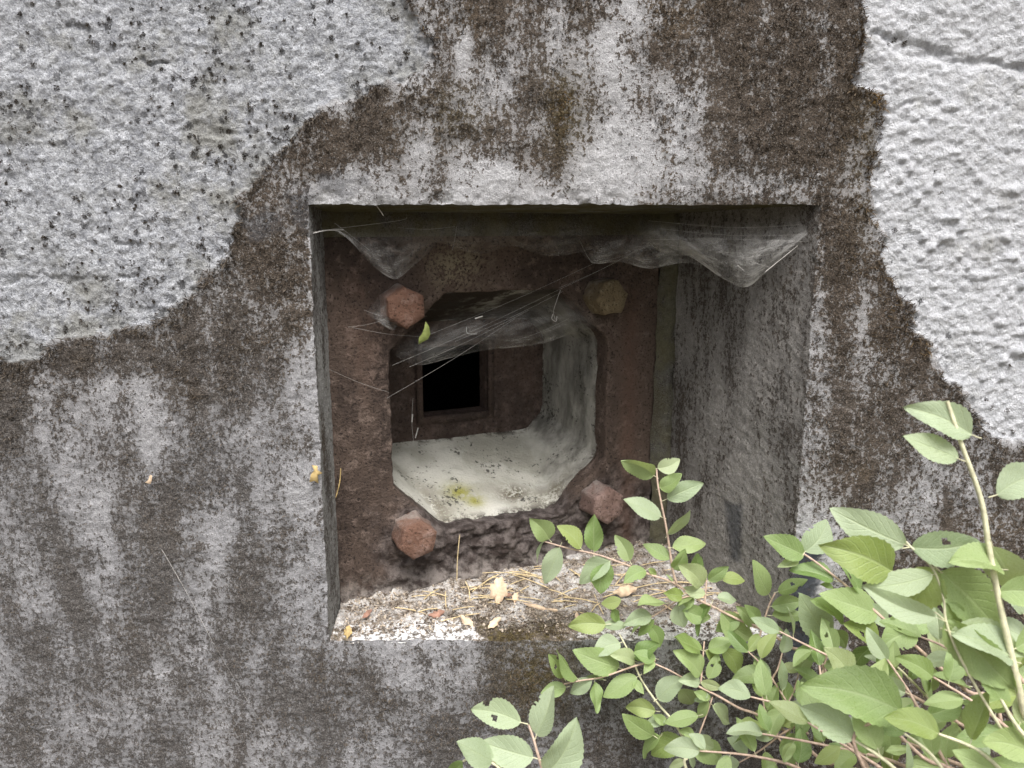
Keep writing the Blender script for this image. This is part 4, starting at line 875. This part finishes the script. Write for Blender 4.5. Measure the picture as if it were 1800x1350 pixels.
web_sheet(w1, L3([(1125, 392), (1200, 385), (1300, 384), (1400, 386), (1440, 392)], (.10, .02)), L3([(1150, 425), (1215, 452), (1268, 488), (1310, 505), (1345, 480), (1385, 445), (1438, 402)], (.09, .015)), belly=.02, dens=1.25)
web_sheet(w1, L3([(1050, 405), (1110, 400), (1150, 392)], (.12, .10)), L3([(1020, 440), (1045, 463), (1090, 460), (1140, 472), (1200, 462), (1250, 470)], (.13, .09)), belly=.015, dens=.75)
web_sheet(w1, L3([(1110, 385), (1165, 380)], (.08, .08)), L3([(1120, 425), (1180, 448), (1230, 452), (1290, 492)], (.09, .05)), belly=.02, dens=.7, edge=False)
for a in ((1140, 388, 1290, 400, 1405, 395), (1160, 402, 1290, 414, 1420, 412), (1130, 422, 1260, 420, 1430, 425), (1170, 430, 1300, 445, 1400, 430), (1260, 442, 1310, 452, 1390, 440)):
    strand(w1, [at(a[0], a[1], .09), at(a[2], a[3], .055), at(a[4], a[5], .02)], .00010)
strand(w1, [at(1345, 478, .03), at(1385, 446, .02), at(1402, 432, .012)], .0004)
strand(w1, [at(1320, 460, .04), at(1346, 468, .04), at(1356, 470, .035)], .0002)
strand(w1, [at(1296, 466, .045), at(1308, 476, .045)], .0004)
w2 = empty('cobweb', tuple(at(640, 405, .05)), 'thin grey cobweb hanging from the top left corner and ceiling of the recess', 'cobweb')
web_sheet(w2, L3([(548, 408), (600, 398), (680, 400), (770, 405)], (.02, .09)), L3([(552, 409), (602, 408), (650, 462), (690, 490), (715, 478), (780, 420)], (.02, .10)), belly=.012, dens=.65)
strand(w2, [at(550, 408, .01), at(590, 402, .04), at(700, 388, .06), at(715, 382, .06)], .00012)
strand(w2, [at(550, 410, .01), at(575, 405, .03), at(604, 404, .04)], .0004)
strand(w2, [at(588, 392, .04), at(604, 404, .04), at(650, 440, .06)], .00012)
strand(w2, [at(662, 362, .02), at(668, 370, .025), at(674, 379, .03)], .0006)
web_sheet(w2, L3([(640, 384), (780, 380), (920, 382), (1060, 384)], (.05, .10)), L3([(660, 430), (760, 425), (840, 446), (900, 432), (960, 450), (1030, 442), (1070, 430)], (.08, .13)), belly=.015, dens=.34, edge=False)
w3 = empty('cobweb', tuple(px_plate(860, 560, .03)), 'dusty hammock cobweb slung across the upper half of the octagonal opening', 'cobweb')
def PL(lst, o): return [px_plate(u, v, o) for u, v in lst]
web_sheet(w3, PL([(700, 600), (770, 560), (860, 535), (940, 525), (1000, 520), (1050, 545)], .012), PL([(694, 625), (735, 642), (790, 630), (850, 616), (910, 610), (960, 602), (1010, 584), (1060, 572)], .015), belly=.03, dens=.62, nu=60)
for a, o in (((612, 574, 745, 592), .02), ((745, 592, 1042, 464), .03), ((1042, 464, 1150, 428), .04), ((690, 642, 985, 508), .03), ((985, 508, 1145, 424), .04), ((983, 506, 1140, 430), .045), ((680, 700, 905, 560), .03), ((800, 600, 990, 512), .03), ((720, 645, 930, 545), .03), ((1042, 464, 1018, 420), .04), ((640, 545, 690, 555), .012), ((612, 575, 690, 556), .014), ((1000, 560, 900, 600), .025), ((684, 690, 560, 640), .02), ((575, 636, 530, 645), .03), ((700, 400, 800, 398), .06), ((795, 440, 803, 396), .05)):
    strand(w3, [px_plate(a[0], a[1], o), px_plate(a[2], a[3], o)], .00009, .003)
strand(w3, PL([(985, 510), (978, 530), (973, 548), (976, 562)], .03), .00025)
strand(w3, PL([(972, 552), (970, 560), (977, 565), (979, 556)], .03), .0005)
strand(w3, PL([(835, 560), (848, 556)], .03), .0010)
strand(w3, PL([(820, 575), (822, 586), (838, 587)], .03), .00035)
w4 = empty('cobweb', tuple(px_plate(690, 530, .02)), 'thin veil of cobweb over the upper left bolt', 'cobweb')
web_sheet(w4, PL([(640, 548), (672, 512), (705, 500), (735, 512)], .02), PL([(645, 552), (690, 580), (700, 560), (720, 540)], .034), belly=.006, dens=.55, nu=24, nv=10, edge=False)
w5 = empty('cobweb', tuple(px_plate(730, 740, -.1)), 'wisp of dusty cobweb dangling beside the square port', 'cobweb')
strand(w5, [px_plate(726, 700, -.12), px_plate(724, 740, -.12), px_plate(727, 778, -.12)], .0002)
strand(w5, [px_plate(725, 728, -.12), px_plate(724, 742, -.12)], .0012)
strand(w5, [px_plate(735, 752, -.12), px_plate(730, 770, -.12)], .0008)
# silk specks and drifting threads on the wall
w6 = empty('cobweb', tuple(at(340, 1050, 0)), 'single long silk thread running down the dark wall left of the recess', 'cobweb')
strand(w6, [at(284, 965, -.006), at(330, 1045, -.012), at(372, 1125, -.006)], .00018)
strand(w6, [at(372, 1125, -.006), at(440, 1240, -.010), at(500, 1330, -.006)], .00008)
